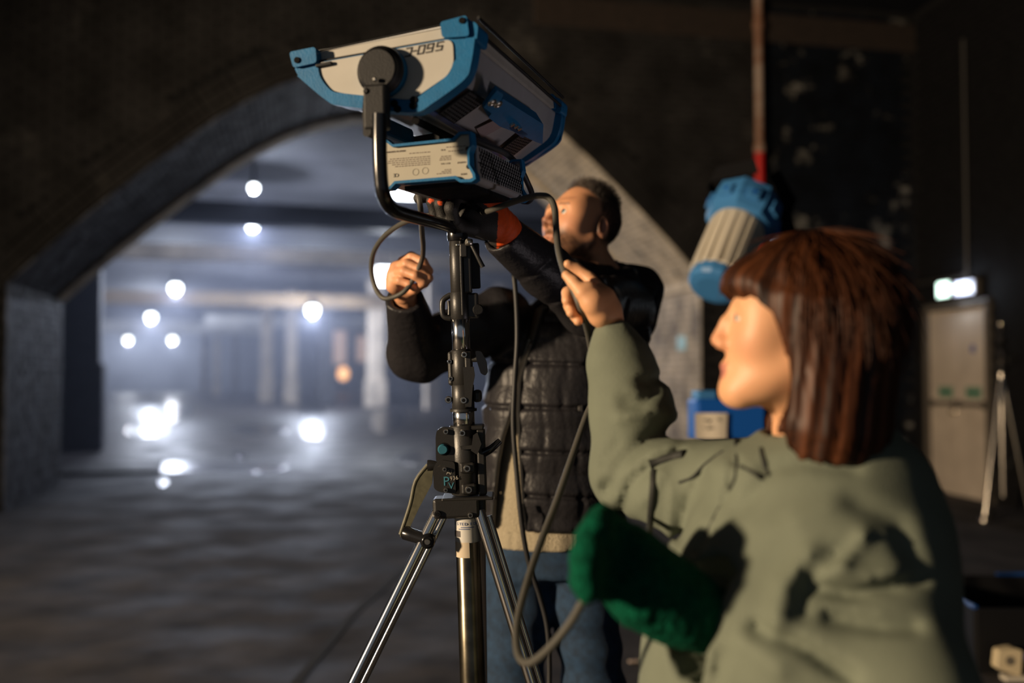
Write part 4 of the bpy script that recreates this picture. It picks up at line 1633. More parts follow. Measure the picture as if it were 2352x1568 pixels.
def head_field(L, male=True, jaw=1.0, hair=0.0):
    """L = points in head space"""
    d = ell(L, (0, .018, .036), (.0755, .097, .083))
    d = smin(d, ell(L, (0, -.022, -.018), (.0655, .074, .082)), .03)
    d = smin(d, ell(L, (0, -.040, -.078), (.050 * jaw, .052, .036)), .03)
    d = smin(d, ell(L, (0, -.079, -.101), (.020 * jaw, .016, .016)), .022)
    d = smin(d, cap(L, (-.056 * jaw, .0, -.045), (-.022, -.070, -.100), .016), .03)
    d = smin(d, cap(L, (.056 * jaw, .0, -.045), (.022, -.070, -.100), .016), .03)
    b = .013 if male else .008
    d = smin(d, cap(L, (-.036, -.078, .024), (.036, -.078, .024), b), .018)
    for s in (-1, 1):
        d = smin(d, ell(L, (s * .044, -.056, -.026), (.022, .024, .022)), .03)
        d = smin(d, ell(L, (s * .052, -.046, .018), (.020, .030, .034)), .03)
        d = smax(d, -ell(L, (s * .031, -.103, .004), (.016, .015, .0105)), .016)
    # nose
    d = smin(d, chain(L, ((0, -.086, .018), (0, -.098, -.004), (0, -.113 if male else -.108, -.030)), (.007, .0085, .0105 if male else .0095), .006), .010)
    for s in (-1, 1):
        d = smin(d, ell(L, (s * .0125, -.100, -.035), (.0085, .012, .0085)), .008)
        d = smax(d, -ell(L, (s * .0072, -.109, -.0435), (.0042, .0062, .0052)), .003)
    # mouth
    d = smin(d, cap(L, (-.019, -.0885, -.0675), (.019, -.0885, -.0675), .0058), .007)
    d = smin(d, cap(L, (0, -.094, -.0665), (0, -.094, -.0665), .0055), .010)
    d = smin(d, cap(L, (-.016, -.087, -.0785), (.016, -.087, -.0785), .0066), .007)
    d = smax(d, -cap(L, (-.021, -.094, -.0728), (.021, -.094, -.0728), .0019), .0035)
    # eyes: lids around the eyeballs
    for s in (-1, 1):
        c = (s * .031, -.0775, .003)
        d = smin(d, ell(L, c, (.0150, .0140, .0132)), .004)
        d = smax(d, -ell(L, (s * .031, -.0905, .0026 if male else .0010), (.0132, .012, .0060 if male else .0018)), .0015)
    # ears
    for s in (-1, 1):
        t = math.radians(14)
        rot = np.array([[1, 0, 0], [0, math.cos(t), -math.sin(t)], [0, math.sin(t), math.cos(t)]])
        e = ell(L, (s * .0790, .016, -.006), (.0095, .019, .033), rot)
        e = smax(e, -ell(L, (s * .0865, .011, -.004), (.0065, .0105, .020), rot), .004)
        d = smin(d, e, .008)
    # neck
    return d


def strands(name, roots, dirs, length, r, material, parent, rng, drop=0.0, n=4, colors=None, bend=None, taper=0.25):
    """thin tapering hairs, one mesh"""
    m = len(roots)
    k = 3
    roots = np.asarray(roots, dtype=np.float64)
    dirs = np.asarray(dirs, dtype=np.float64)
    L = length * (0.7 + 0.6 * rng.random(m))
    vs = np.zeros((m, n, k, 3))
    for i in range(n):
        t = i / (n - 1)
        p = roots + dirs * (L * t)[:, None]
        p[:, 2] -= drop * L * t * t
        if bend is not None:
            p += bend * (t * t)
        up = np.cross(dirs, rng.normal(0, 1, (m, 3)) * 0 + np.array([0.3, 0.5, 0.81]))
        up /= np.linalg.norm(up, axis=1, keepdims=True) + 1e-9
        sd = np.cross(dirs, up)
        rr = r * (1 - (1 - taper) * t)
        for j in range(k):
            a = 2 * math.pi * j / k
            vs[:, i, j] = p + (up * math.cos(a) + sd * math.sin(a)) * rr
    v = vs.reshape(-1, 3)
    base = (np.arange(m) * n * k)[:, None]
    q = []
    for i in range(n - 1):
        for j in range(k):
            q.append(base + np.array([[i * k + j, i * k + (j + 1) % k, (i + 1) * k + (j + 1) % k, (i + 1) * k + j]]))
    q = np.concatenate(q)
    return v, q


def raw_mesh(name, v, q, material, parent, colors=None, smooth=True):
    me = bpy.data.meshes.new(name)
    me.vertices.add(len(v))
    me.vertices.foreach_set('co', np.asarray(v, dtype=np.float32).ravel())
    me.loops.add(len(q) * 4)
    me.loops.foreach_set('vertex_index', q.ravel().astype(np.int32))
    me.polygons.add(len(q))
    me.polygons.foreach_set('loop_start', np.arange(0, len(q) * 4, 4, dtype=np.int32))
    me.polygons.foreach_set('use_smooth', np.full(len(q), smooth))
    me.update(calc_edges=True)
    if colors is not None:
        at = me.color_attributes.new('col', 'FLOAT_COLOR', 'POINT')
        at.data.foreach_set('color', np.concatenate([colors, np.ones((len(colors), 1))], 1).astype(np.float32).ravel())
    me.materials.append(material)
    o = bpy.data.objects.new(name, me)
    COL.objects.link(o)
    if parent is not None:
        put(o, parent)
    return o


def loft(Q, rows):
    """torso-like solid: rows = (z, cx, cy, rx, ry) from the bottom up"""
    rows = np.array(rows, dtype=np.float64)
    z = np.clip(Q[:, 2], rows[0, 0], rows[-1, 0])
    cxx = np.interp(z, rows[:, 0], rows[:, 1])
    cyy = np.interp(z, rows[:, 0], rows[:, 2])
    rx = np.interp(z, rows[:, 0], rows[:, 3])
    ry = np.interp(z, rows[:, 0], rows[:, 4])
    dx, dy = Q[:, 0] - cxx, Q[:, 1] - cyy
    k0 = np.sqrt((dx / rx) ** 2 + (dy / ry) ** 2) + 1e-9
    k1 = np.sqrt((dx / rx ** 2) ** 2 + (dy / ry ** 2) ** 2) + 1e-9
    d = k0 * (k0 - 1) / k1
    dz = np.maximum(rows[0, 0] - Q[:, 2], Q[:, 2] - rows[-1, 0])
    return np.maximum(d, dz).astype(np.float32)


M_SKIN = mat('skin', (0.55, 0.32, 0.22), rough=0.48, attr='col', sss=0.12, bump=0.10, bscale=500)
M_EYE = mat('eyeball', (0.72, 0.68, 0.64), rough=0.12)
M_IRIS = mat('iris_blue', (0.05, 0.14, 0.17), rough=0.15)
M_PUPIL = mat('pupil', (0.004, 0.004, 0.005), rough=0.1)


def eyes(fr, person, look=(0, 0)):
    for s in (-1, 1):
        c = to_world((s * .031, -.0775, .003), fr)
        m = MB()
        rs = .0125 * fr[2]
        fw = Vector(tuple(fr[0] @ np.array((look[0], -1, look[1])))).normalized()
        m.lathe(c - fw * rs, c + fw * rs, [(rs - rs * math.cos(k * math.pi / 12), max(1e-4, rs * math.sin(k * math.pi / 12))) for k in range(13)], 20)
        e = m.build('eyeball', M_EYE, person)
        MB().lathe(c + fw * rs * .88, c + fw * rs * 1.03, [(0, .0066 * fr[2]), (.0010, .0064 * fr[2]), (.0018, .003)], 18).build('iris', M_IRIS, e)
        MB().lathe(c + fw * rs * .98, c + fw * rs * 1.05, [(0, .0026 * fr[2]), (.0010, .0024 * fr[2])], 14).build('pupil', M_PUPIL, e)


# ------------------------------------------------------------------ person in the black puffer jacket
MH = head_frame(P(1333, 520, 2.70), math.radians(-55), math.radians(-18), 0.0, 1.0)
MNB = P(1385, 650, 2.76)                          # base of the neck
shR, shL = P(1150, 730, 2.64), P(1425, 710, 2.74)
elR, wrR = P(958, 812, 2.57), P(930, 672, 2.40)
elL, wrL = P(1352, 702, 2.40), P(1160, 545, 2.15)
GX, GY = 0.105, 2.68                               # middle of the hips
MAN = empty('person', (GX, GY, 0.0), 'person with short hair in a black puffer jacket adjusting the light on the stand', 'person')
SKIN = np.array((0.76, 0.37, 0.20))


def man_head(Q):
    L = to_local(Q, MH)
    d = head_field(L, True, 1.08) * MH[2]
    nk0 = to_world((0, .030, -.060), MH)
    d = smin(d, cap(Q, nk0, MNB, .056, .062), .03)
    return d


def man_head_col(v):
    L = to_local(v, MH)
    c = np.tile(SKIN, (len(v), 1))
    n = wob(v, 160, 3)[:, None]
    c = c * (1 + 0.07 * n)
    # ruddy nose, cheeks, ears, lips
    def blush(p, r, col, a):
        w = np.exp(-((np.linalg.norm(L - V(*p), axis=1) / r) ** 2))[:, None] * a
        return c * (1 - w) + np.array(col) * w
    c = blush((0, -.115, -.033), .018, (0.58, 0.22, 0.15), .7)
    for s in (-1, 1):
        c = blush((s * .043, -.070, -.030), .024, (0.60, 0.25, 0.17), .6)
        c = blush((s * .08, .016, -.006), .035, (0.52, 0.21, 0.15), .7)
    lip = (np.abs(L[:, 0]) < .021) & (L[:, 1] < -.084) & (L[:, 2] < -.063) & (L[:, 2] > -.084)
    c[lip] = c[lip] * 0.4 + np.array((0.45, 0.17, 0.13)) * 0.6
    # beard: lower face, moustache, sideburns
    low = np.clip((-.034 - L[:, 2] - 0.35 * (L[:, 1] + .09)) / .018, 0, 1)
    front = np.clip((.055 - L[:, 1]) / .03, 0, 1)
    mo = np.exp(-((L[:, 2] + .056) / .0065) ** 2) * (np.abs(L[:, 0]) < .026) * (L[:, 1] < -.085)
    side = np.exp(-((L[:, 1] - .000) / .012) ** 2) * np.clip((np.abs(L[:, 0]) - .05) / .012, 0, 1) * np.clip((.03 - L[:, 2]) / .02, 0, 1)
    b = np.clip(np.maximum(np.maximum(low * front, mo), side), 0, 1) * (0.82 + 0.18 * wob(v, 420, 5))
    b = b * (L[:, 2] > -.14)
    b[lip] *= 0.25
    bc = np.array((0.055, 0.026, 0.014))
    c = c * (1 - b[:, None]) + bc * b[:, None]
    # brows
    br = np.exp(-((L[:, 2] - .0235 + .10 * (np.abs(L[:, 0]) - .03) ** 1) / .0042) ** 2) * (np.abs(L[:, 0]) > .012) * (np.abs(L[:, 0]) < .05) * (L[:, 1] < -.07)
    br = (br * 0.85)[:, None]
    c = c * (1 - br) + np.array((0.20, 0.11, 0.06)) * br
    # dark stubble of clipped hair on the scalp
    hz_ = hairline(L)
    w = (hz_ * 0.9)[:, None]
    c = c * (1 - w) + np.array((0.055, 0.040, 0.032)) * w
    return np.clip(c, 0.005, 0.9)


def hairline(L):
    """1 where hair grows"""
    t = np.clip((L[:, 1] - (-.058 + 0.10 * np.clip(np.abs(L[:, 0]) / .075, 0, 1) ** 2 * .4)) / .020, 0, 1)
    top = np.clip((L[:, 2] - .062 - 0.25 * (-.05 - L[:, 1]).clip(0)) / .014, 0, 1)
    sid = np.clip((L[:, 1] + .012 - np.clip(.06 - L[:, 2], 0, 1) * .12) / .016, 0, 1) * np.clip((L[:, 2] + .055 + L[:, 1] * -.2) / .02, 0, 1)
    ear = np.exp(-((L[:, 1] - .016) / .021) ** 2 - ((L[:, 2] + .008) / .036) ** 2)
    return np.clip(np.maximum(top * t, sid) - 1.3 * ear, 0, 1)


def hand_field(Q, parts, k=0.006):
    d = None
    for p in parts:
        if p[0] == 'c':
            e = chain(Q, p[1], p[2], .004)
        else:
            e = ell(Q, *p[1:])
        d = e if d is None else smin(d, e, p[3] if p[0] == 'c' and len(p) > 3 else k)
    return d


# his bare right hand, curled around a loop of cable
def hp(*pts):
    return [P(*p) for p in pts]


def hq_(*pts):
    return [P(x, y, d + .10) for x, y, d in pts]


MRH = [
    ('c', hq_((928, 676, 2.30), (922, 655, 2.285), (917, 640, 2.275)), (.027, .028, .026)),                      # wrist into palm
    ('c', hq_((914, 640, 2.27), (912, 616, 2.265)), (.024, .018), .012),
    ('c', hq_((905, 655, 2.265), (905, 632, 2.262)), (.020, .017), .012),
    ('c', hq_((925, 600, 2.272), (945, 589, 2.25), (972, 601, 2.235), (985, 622, 2.24), (978, 640, 2.262)), (.0125, .0115, .0105, .0100, .0085), .005),   # index, on top
    ('c', hq_((914, 612, 2.268), (934, 606, 2.235), (962, 618, 2.222), (985, 638, 2.225), (976, 652, 2.25)), (.0125, .0118, .0108, .0100, .0085), .005),
    ('c', hq_((906, 628, 2.262), (928, 623, 2.225), (954, 633, 2.212), (972, 648, 2.218), (960, 660, 2.245)), (.0125, .0115, .0105, .0098, .0082), .005),
    ('c', hq_((902, 645, 2.262), (918, 644, 2.232), (940, 653, 2.225), (952, 662, 2.236)), (.0115, .0100, .0092, .0080), .005),
    ('c', hq_((935, 672, 2.285), (952, 664, 2.262), (972, 652, 2.258), (984, 640, 2.262)), (.0140, .0118, .0100, .0085), .008),   # thumb
]


def man_rhand(Q):
    return hand_field(Q, MRH)


rest_v, rest_q = [], []
extra = []
# the rest of the body under the clothes
hipR, hipL = Vector((GX - .078, GY, .86)), Vector((GX + .078, GY, .86))
knR, knL = Vector((GX - .105, GY - .03, .48)), Vector((GX + .110, GY - .02, .48))
anR, anL = Vector((GX - .115, GY + .01, .09)), Vector((GX + .125, GY + .02, .09))


def man_rest(Q):
    d = loft(Q, ((.82, GX, GY, .14, .095), (1.0, GX, GY, .135, .095), (1.25, GX + .03, GY, .16, .105), (1.42, GX + .06, GY + .03, .17, .10), (1.52, GX + .09, GY + .05, .10, .08)))
    d = smin(d, chain(Q, (shR, elR, wrR), (.055, .042, .029)), .03)
    d = smin(d, chain(Q, (shL, elL, wrL), (.055, .042, .030)), .03)
    d = smin(d, chain(Q, (hipR, knR, anR), (.080, .055, .040)), .03)
    d = smin(d, chain(Q, (hipL, knL, anL), (.080, .055, .040)), .03)
    d = smin(d, cap(Q, MNB, (GX + .06, GY + .03, 1.42), .055, .07), .03)
    return d


extra.append(field_mesh(man_rest, (-.35, 2.0, .04), (.5, 3.0, 1.68), .016))
extra.append(field_mesh(man_rhand, *box_of([q for p in MRH for q in p[1]], .04), .0025))
hv, hq = extra.pop(0)
hx = MB  # (body pieces are joined into one skin mesh)


def man_col(v):
    c = man_head_col(v)
    far_ = np.linalg.norm(v - MH[1], axis=1) > .26
    c[far_] = SKIN * (1 + 0.08 * wob(v[far_], 120, 8)[:, None])
    # pinker knuckles
    return c


body = solid('body', man_head, *box_of([to_world((0, 0, 0), MH), MNB], .17), .0036, M_SKIN, MAN, man_col, [(hv, hq)] + extra)
eyes(MH, MAN, (-0.05, 0.03))

# hair: short, dark at the sides, grey-brown tuft on top
rng = np.random.default_rng(4)
pts = rng.normal(0, 1, (16000, 3))
pts /= np.linalg.norm(pts, axis=1, keepdims=True)
L0 = pts * np.array((.0755, .097, .083)) + np.array((0, .018, .036))
keep = hairline(L0.astype(np.float32)) > 0.35
L0 = L0[keep]
n0 = (L0 - np.array((0, .018, .036))) / np.array((.0755, .097, .083)) ** 2
n0 /= np.linalg.norm(n0, axis=1, keepdims=True)
topness = np.clip((L0[:, 2] - .075) / .03, 0, 1)
dl = n0 + np.array((0, 0.35, 0.15)) + rng.normal(0, .22, L0.shape)
fr_ = np.clip((-.02 - L0[:, 1]) / .04, 0, 1)[:, None]
dl = dl + fr_ * np.array((0.0, -0.35, 0.8))
dl /= np.linalg.norm(dl, axis=1, keepdims=True)
Wr = np.array([tuple(to_world(p, MH)) for p in L0 - n0 * .001])
Wd = dl @ MH[0].T
ln = .0055 + .020 * topness
hvv, hqq = strands('hair', Wr, Wd, ln, .00055, None, None, rng, n=3)
hc0 = np.repeat(np.array((0.040, 0.028, 0.022))[None] * (0.6 + 0.8 * rng.random((len(L0), 1))) + (topness * fr_[:, 0])[:, None] * np.array((0.14, 0.11, 0.09)), 9, 0)
M_HAIRM = mat('short_hair', (0.05, 0.04, 0.03), rough=0.45, attr='col')
raw_mesh('hair', hvv, hqq, M_HAIRM, MAN, hc0)

# --- knitted sweater
M_KNIT = mat('cream_knit', (0.50, 0.43, 0.30), rough=0.9, col2=(0.06, 0.05, 0.04), scale=85, thr=0.655, soft=0.02, bump=0.9, bscale=260, sheen=0.2)


def man_torso(Q, g=0.0):
    d = loft(Q, ((.84, GX - .002, GY, .165 + g, .115 + g), (.93, GX, GY, .170 + g, .118 + g), (1.10, GX + .005, GY, .160 + g, .118 + g), (1.28, GX + .02, GY + .01, .172 + g, .125 + g),
                 (1.43, GX + .05, GY + .03, .178 + g, .118 + g), (1.50, GX + .075, GY + .05, .13 + g, .095 + g), (1.56, GX + .10, GY + .07, .075 + g, .07 + g)))
    return d


def sweater(Q):
    d = man_torso(Q, .004)
    rib = np.clip((.925 - Q[:, 2]) / .01, 0, 1)
    a = np.arctan2(Q[:, 1] - GY, Q[:, 0] - GX)
    d = d - .0030 * rib * np.sin(a * 110) - .004 * rib + .003 * np.exp(-((Q[:, 2] - .928) / .006) ** 2)
    d = smax(d, .872 - Q[:, 2], .008)
    return d + .002 * wob(Q, 40, 11)


solid('sweater', sweater, (GX - .24, GY - .2, .85), (GX + .26, GY + .24, 1.60), .0065, M_KNIT, MAN)

# --- puffer jacket
M_PUFF = mat('black_nylon', (0.022, 0.021, 0.024), rough=0.42, sheen=0.05, bump=0.25, bscale=70, spec=0.32)
OPEN = [(1218, 600), (1232, 690), (1216, 770), (1196, 830), (1186, 900), (1176, 950), (1158, 1000), (1146, 1060), (1138, 1130), (1133, 1260), (1207, 1260), (1200, 1160), (1193, 1050), (1188, 950), (1190, 890), (1204, 830), (1228, 780), (1246, 710), (1262, 600)]


def quilt(z, z0, p):
    u = (z - z0) / p
    f = u - np.round(u)
    return np.exp(-(f * p / .0055) ** 2), f


def jacket_outer(Q):
    g = .030
    x, y, dd = proj(Q)
    rows = ((.92, GX + .004, GY + .005, .192, .148), (1.0, GX + .006, GY + .005, .196, .152), (1.15, GX + .01, GY + .005, .196, .155), (1.30, GX + .03, GY + .015, .205, .158), (1.42, GX + .06, GY + .03, .208, .150),
            (1.50, GX + .09, GY + .05, .175, .13), (1.56, GX + .11, GY + .07, .11, .10))
    d = loft(Q, rows)
    zz = Q[:, 2] + .03 * (Q[:, 0] - GX) + .008 * wob(Q, 12, 21)
    seam, f = quilt(zz, 1.015, .112)
    d = d + .011 * seam - .008 * (1 - np.abs(f * 2) ** 1.6)
    # little gathers running down from the seams
    a = np.arctan2(Q[:, 1] - GY, Q[:, 0] - GX)
    gather = np.maximum(0, wob(np.stack([a * 11, zz * 9, a * 2], 1).astype(np.float32), 4, 22)) ** 1.3
    d = d + .013 * gather * (0.25 + 0.75 * np.exp(-np.abs(f) * 5))
    d = d + .004 * wob(Q, 38, 23)
    # hood lying on the shoulders, collar round the neck
    hd = ell(Q, P(1440, 672, 2.86), (.088, .10, .072))
    hd = smin(hd, cap(Q, P(1395, 630, 2.80), P(1478, 644, 2.86), .032, .040), .03)
    hd = smin(hd, cap(Q, P(1490, 660, 2.84), P(1478, 740, 2.82), .036, .040), .03)
    hd = hd + .009 * np.sin((x + y * .3) * .16 + 2 * wob(Q, 14, 25)) * np.clip((y - 640) / 40, 0, 1)
    d = smin(d, hd, .03)
    # collar: ring
    col = []
    for k in range(14):
        t = -2.4 + k * 4.8 / 13
        c = Vector((MNB.x - .008 + .078 * math.sin(t), MNB.y - .015 + .080 * math.cos(t), MNB.z + .024 + .018 * math.cos(t)))
        col.append(c)
    d = smin(d, chain(Q, col, [.022] * len(col), .01), .02)
    # sleeves
    s1 = chain(Q, (shR, elR), (.085, .070), .02)
    s1 = smin(s1, chain(Q, (elR, P(932, 690, 2.41)), (.070, .049), .02), .03)
    r1 = Q @ vv((elR - shR).normalized())
    s1 = s1 + .005 * np.sin(r1 * 75) * 0.5 + .005 * wob(Q, 34, 27)
    d = smin(d, s1, .03)
    s2 = chain(Q, (shL, elL), (.095, .070), .02)
    s2 = smin(s2, chain(Q, (elL, P(1255, 622, 2.27), wrL), (.068, .058, .0475), .02), .03)
    s2 = s2 + .004 * wob(Q, 30, 29) + creases(Q, [([(1195, 640), (1225, 632), (1262, 600)], 5, .010), ([(1255, 702), (1300, 680), (1340, 640)], 5, .008), ([(1400, 640), (1380, 700), (1390, 760)], 8, .006), ([(1440, 690), (1428, 740)], 5, .006)])
    d = smin(d, s2, .022)
    return d


wrRd = (wrR - elR).normalized()
wrLd = (wrL - P(1255, 622, 2.27)).normalized()
CUT_R = P(926, 686, 2.40)
CUT_L = P(1152, 540, 2.14)


def jacket(Q):
    d = jacket_outer(Q)
    shell = d
    inner = -(d + .014)
    hollow = np.minimum(np.maximum(man_torso(Q, .010), Q[:, 2] - 1.60), 1)
    # hollow sleeves near the cuffs
    hs = np.minimum(cap(Q, P(934, 700, 2.41), wrR + wrRd * .06, .030, .033), cap(Q, P(1210, 585, 2.205), wrL + wrLd * .06, .033, .035))
    nk = cap(Q, MNB - Vector((0, 0, .06)), to_world((0, .030, -.060), MH), .060, .060)
    d = smax(d, -hollow, .006)
    d = smax(d, -hs, .004)
    d = smax(d, -nk, .006)
    cg = chain(Q, hp((1282, 602, 2.58), (1320, 616, 2.59), (1355, 626, 2.63), (1392, 630, 2.70), (1408, 632, 2.78)), [.024, .025, .026, .026, .024], .01)
    d = smin(d, cg, .012)
    # cuffs end here
    d = np.where(np.linalg.norm(Q - vv(CUT_R), axis=1) < .12, np.maximum(d, (Q - vv(CUT_R)) @ vv(wrRd)), d)
    d = np.where(np.linalg.norm(Q - vv(CUT_L), axis=1) < .12, np.maximum(d, (Q - vv(CUT_L)) @ vv((wrLd + Vector((0.0, 0, .25))).normalized())), d)
    d = smax(d, .925 - Q[:, 2], .01)
    # open front
    x, y, dd = proj(Q)
    op = poly2d(x, y, OPEN) * (2.5 / FPX)
    front = (Q[:, 1] - GY)
    op = np.maximum(op, front).astype(np.float32)
    arm = np.minimum(cap(Q, elL, wrL, .085), cap(Q, shL, elL, .11))
    d = np.where(arm > .02, smax(d, -op, .008), d)
    return d.astype(np.float32)


JK = solid('jacket', jacket, (-.36, 1.98, .88), (.54, 3.02, 1.72), .0050, M_PUFF, MAN)

# zip: two tapes with teeth
M_ZIP = mat('zip_tape', (0.012, 0.012, 0.013), rough=0.7)
M_TOOTH = mat('zip_teeth', (0.20, 0.18, 0.15), rough=0.35, metal=0.8)


def front_depth(px, py, fn, d0=2.2, d1=2.75):
    ds = np.linspace(d0, d1, 140)
    q = np.array([tuple(P(px, py, d)) for d in ds], dtype=np.float32)
    f = fn(q)
    i = np.argmax(f < 0)
    return ds[i] if f[i] < 0 else None


for ti, path in enumerate(([(1250, 706), (1228, 775), (1206, 825), (1191, 880), (1188, 950), (1192, 1040), (1198, 1130), (1203, 1215)], [(1215, 780), (1196, 836), (1185, 900), (1174, 950), (1157, 1002), (1146, 1060), (1138, 1130), (1134, 1205)])):
    sp = []
    for a, b in zip(path, path[1:]):
        for k in range(6):
            sp.append((a[0] + (b[0] - a[0]) * k / 6, a[1] + (b[1] - a[1]) * k / 6))
    sp.append(path[-1])
    dx = 5 if ti == 0 else -5
    raw = [front_depth(x + dx, y, jacket_outer) for x, y in sp]
    ok = [r for r in raw if r]
    last = ok[0]
    dep = []
    for r in raw:
        last = r if r else last
        dep.append(last)
    dep = np.convolve(np.pad(dep, 4, mode='edge'), np.ones(9) / 9, 'valid')
    pts_ = [P(x, y, d - .002) for (x, y), d in zip(sp, dep)]
    zt = MB().tube([p + Vector((.0045 if ti == 0 else -.0045, .002, 0)) for p in pts_], .0055, 8, 1).build('zip_tape', M_ZIP, JK)
    tm = MB()
    dense = spline(pts_, 7)
    for k in range(0, len(dense) - 1, 2):
        t = (dense[k + 1] - dense[k]).normalized()
        tm.box(dense[k] + Vector((-.001 if ti == 0 else .001, -.003, 0)), .0042, .003, .0021, (Vector((1, 0, 0)), t.cross(Vector((1, 0, 0))).normalized(), t))
    to = tm.build('zip_teeth', M_TOOTH, JK)
    to['kind'] = 'stuff'
zp = P(1201, 1165, 2.50)
MB().box(zp, .010, .006, .018, None, .002).build('zip_slider', M_BLACK, JK)
MB().box(zp + Vector((.001, -.004, -.022)), .007, .003, .030, None, .001).build('zip_pull', M_BLACK, JK)
# chest pocket pull
pz = front_depth(1333, 935, jacket_outer, 2.2, 2.75) or 2.52
MB().box(P(1333, 938, pz - .004), .012, .006, .040, None, .002).build('pocket_zip_pull', mat('pocket_pull', (0.15, 0.14, 0.13), rough=0.3, metal=.7), JK)
tg = P(1414, 604, 2.79)
MB().lathe(tg - Vector((0, 0, .008)), tg + Vector((0, 0, .008)), [(0, .004), (.003, .008), (.013, .008), (.016, .004)], 14).build('cord_toggle', M_BLKG, JK)
MB().tube([tg, P(1400, 608, 2.76), P(1390, 612, 2.74)], .003, 8).build('hood_cord', M_BLKG, JK)

# --- jeans
M_JEAN = mat('blue_denim', (0.012, 0.038, 0.085), rough=0.8, var=0.35, scale=26, bump=0.4, bscale=500)


def jeans(Q):
    d = loft(Q, ((.80, GX, GY, .172, .120), (.90, GX, GY, .160, .112), (.96, GX, GY, .155, .11)))
    d = smin(d, chain(Q, (hipR + Vector((0, 0, -.02)), knR, anR), (.098, .078, .070), .03), .03)
    d = smin(d, chain(Q, (hipL + Vector((0, 0, -.02)), knL, anL), (.098, .078, .070), .03), .03)
    d = d + .004 * wob(Q, 28, 31) + .0035 * np.sin(Q[:, 2] * 60 + 3 * wob(Q, 9, 33)) * np.clip((.86 - Q[:, 2]) / .1, 0, 1)
    d = d + creases(Q, [([(1190, 1300), (1192, 1360), (1200, 1390)], 3, .004), ([(1218, 1335), (1262, 1352), (1300, 1340)], 6, .008)])
    d = smax(d, Q[:, 2] - .935, .004)
    return smax(d, .075 - Q[:, 2], .004)


JN = solid('jeans', jeans, (GX - .26, GY - .2, .05), (GX + .27, GY + .2, .97), .0085, M_JEAN, MAN)
for an, s in ((anR, -1), (anL, 1)):
    def shoe(Q, an=an, s=s):
        c = Vector((an.x, an.y, 0))
        d = chain(Q, (c + Vector((0, .03, .050)), c + Vector((s * .015, -.08, .042)), c + Vector((s * .03, -.16, .034))), (.045, .044, .034), .02)
        d = smin(d, cap(Q, c + Vector((0, .01, .06)), c + Vector((0, .01, .12)), .046), .02)
        return smax(smax(d, .002 - Q[:, 2], .004), Q[:, 2] - .125, .004)
    solid('shoe', shoe, (an.x - .11, an.y - .24, -.005), (an.x + .11, an.y + .11, .14), .007, M_BLACK, MAN)

# --- work glove on his left hand: black palm coating, orange knit back and cuff
GLV = [
    ('c', hp((1160, 522, 2.12), (1120, 496, 2.06), (1085, 474, 2.01)), (.030, .036, .034)),
    ('c', hp((1130, 520, 2.05), (1075, 500, 1.98)), (.030, .028), .02),
    ('c', hp((1120, 475, 2.08), (1060, 450, 2.00)), (.030, .022), .02),
    ('c', hp((1050, 444, 2.03), (1012, 446, 2.01), (984, 451, 2.0), (962, 455, 1.99)), (.0135, .0125, .0120, .0112), .006),
    ('c', hp((1046, 448, 2.00), (1012, 440, 1.965), (994, 462, 1.945), (1000, 492, 1.955), (1010, 505, 1.975)), (.0140, .0130, .0125, .0118, .011), .006),
    ('c', hp((1060, 448, 1.98), (1028, 442, 1.94), (1012, 468, 1.92), (1018, 500, 1.93), (1026, 510, 1.955)), (.0140, .0132, .0128, .012, .011), .006),
    ('c', hp((1075, 450, 1.96), (1048, 448, 1.915), (1036, 478, 1.895), (1042, 504, 1.91), (1050, 512, 1.935)), (.0150, .0140, .0130, .0122, .011), .006),
    ('c', hp((1115, 515, 2.02), (1085, 525, 1.965), (1055, 520, 1.935), (1035, 512, 1.93)), (.0170, .0150, .0132, .0115), .012),
]


def glove(Q):
    d = hand_field(Q, GLV)
    cf = chain(Q, hp((1142, 508, 2.10), (1156, 530, 2.135), (1172, 550, 2.17)), (.033, .036, .039), .01)
    a = Q @ vv((wrL - P(1255, 622, 2.27)).normalized())
    cf = cf + .0016 * np.sin(a * 300)
    return smin(d, cf, .012)


def glove_col(v):
    x, y, d = proj(v)
    c = np.tile(np.array((0.020, 0.019, 0.018)), (len(v), 1))
    org = np.array((0.88, 0.10, 0.010))
    cuff = (x - 1143) + (y - 520) * 0.05 > 0
    top = (x > 1085) & (y < 452 + (x - 1085) * 0.62)
    # bare orange knit between the coated fingers
    back = np.zeros(len(v), dtype=bool)
    for pg in (((983, 464), (988, 446), (1002, 430), (1016, 427), (1000, 446), (992, 464)), ((1005, 468), (1011, 448), (1024, 432), (1034, 434), (1020, 450), (1013, 470)), ((1028, 456), (1034, 438), (1052, 426), (1064, 428), (1044, 444), (1034, 458))):
        back |= poly2d(x, y, pg) < 1
    f = cuff | back | top
    c[f] = org * (0.85 + 0.15 * wob(v[f], 400, 42)[:, None])
    return c


M_GLOVE = mat('work_glove', (0.02, 0.02, 0.02), rough=0.55, attr='col', bump=0.25, bscale=600)
solid('work_glove', glove, *box_of([q for p in GLV for q in p[1]] + [P(1180, 560, 2.18)], .05), .003, M_GLOVE, MAN, glove_col)
# ------------------------------------------------------------------ person in the sage green coat
WH = head_frame(P(1832, 752, 1.30), math.radians(-97), math.radians(-7), 0.0, 0.93)
WX, WY = 0.40, 1.36
wShR, wElR, wWrR = P(1695, 1120, 1.44), P(1452, 1085, 1.58), P(1408, 745, 1.62)
wShL, wElL, wWrL = P(2000, 1190, 1.29), P(2070, 1585, 1.13), P(1650, 1432, 1.23)
wNB = P(1865, 985, 1.33)
WOM = empty('person', (WX, WY, 0.0), 'person with auburn bobbed hair in a sage green coat holding up the cable', 'person')
WSKIN = np.array((0.78, 0.41, 0.22))


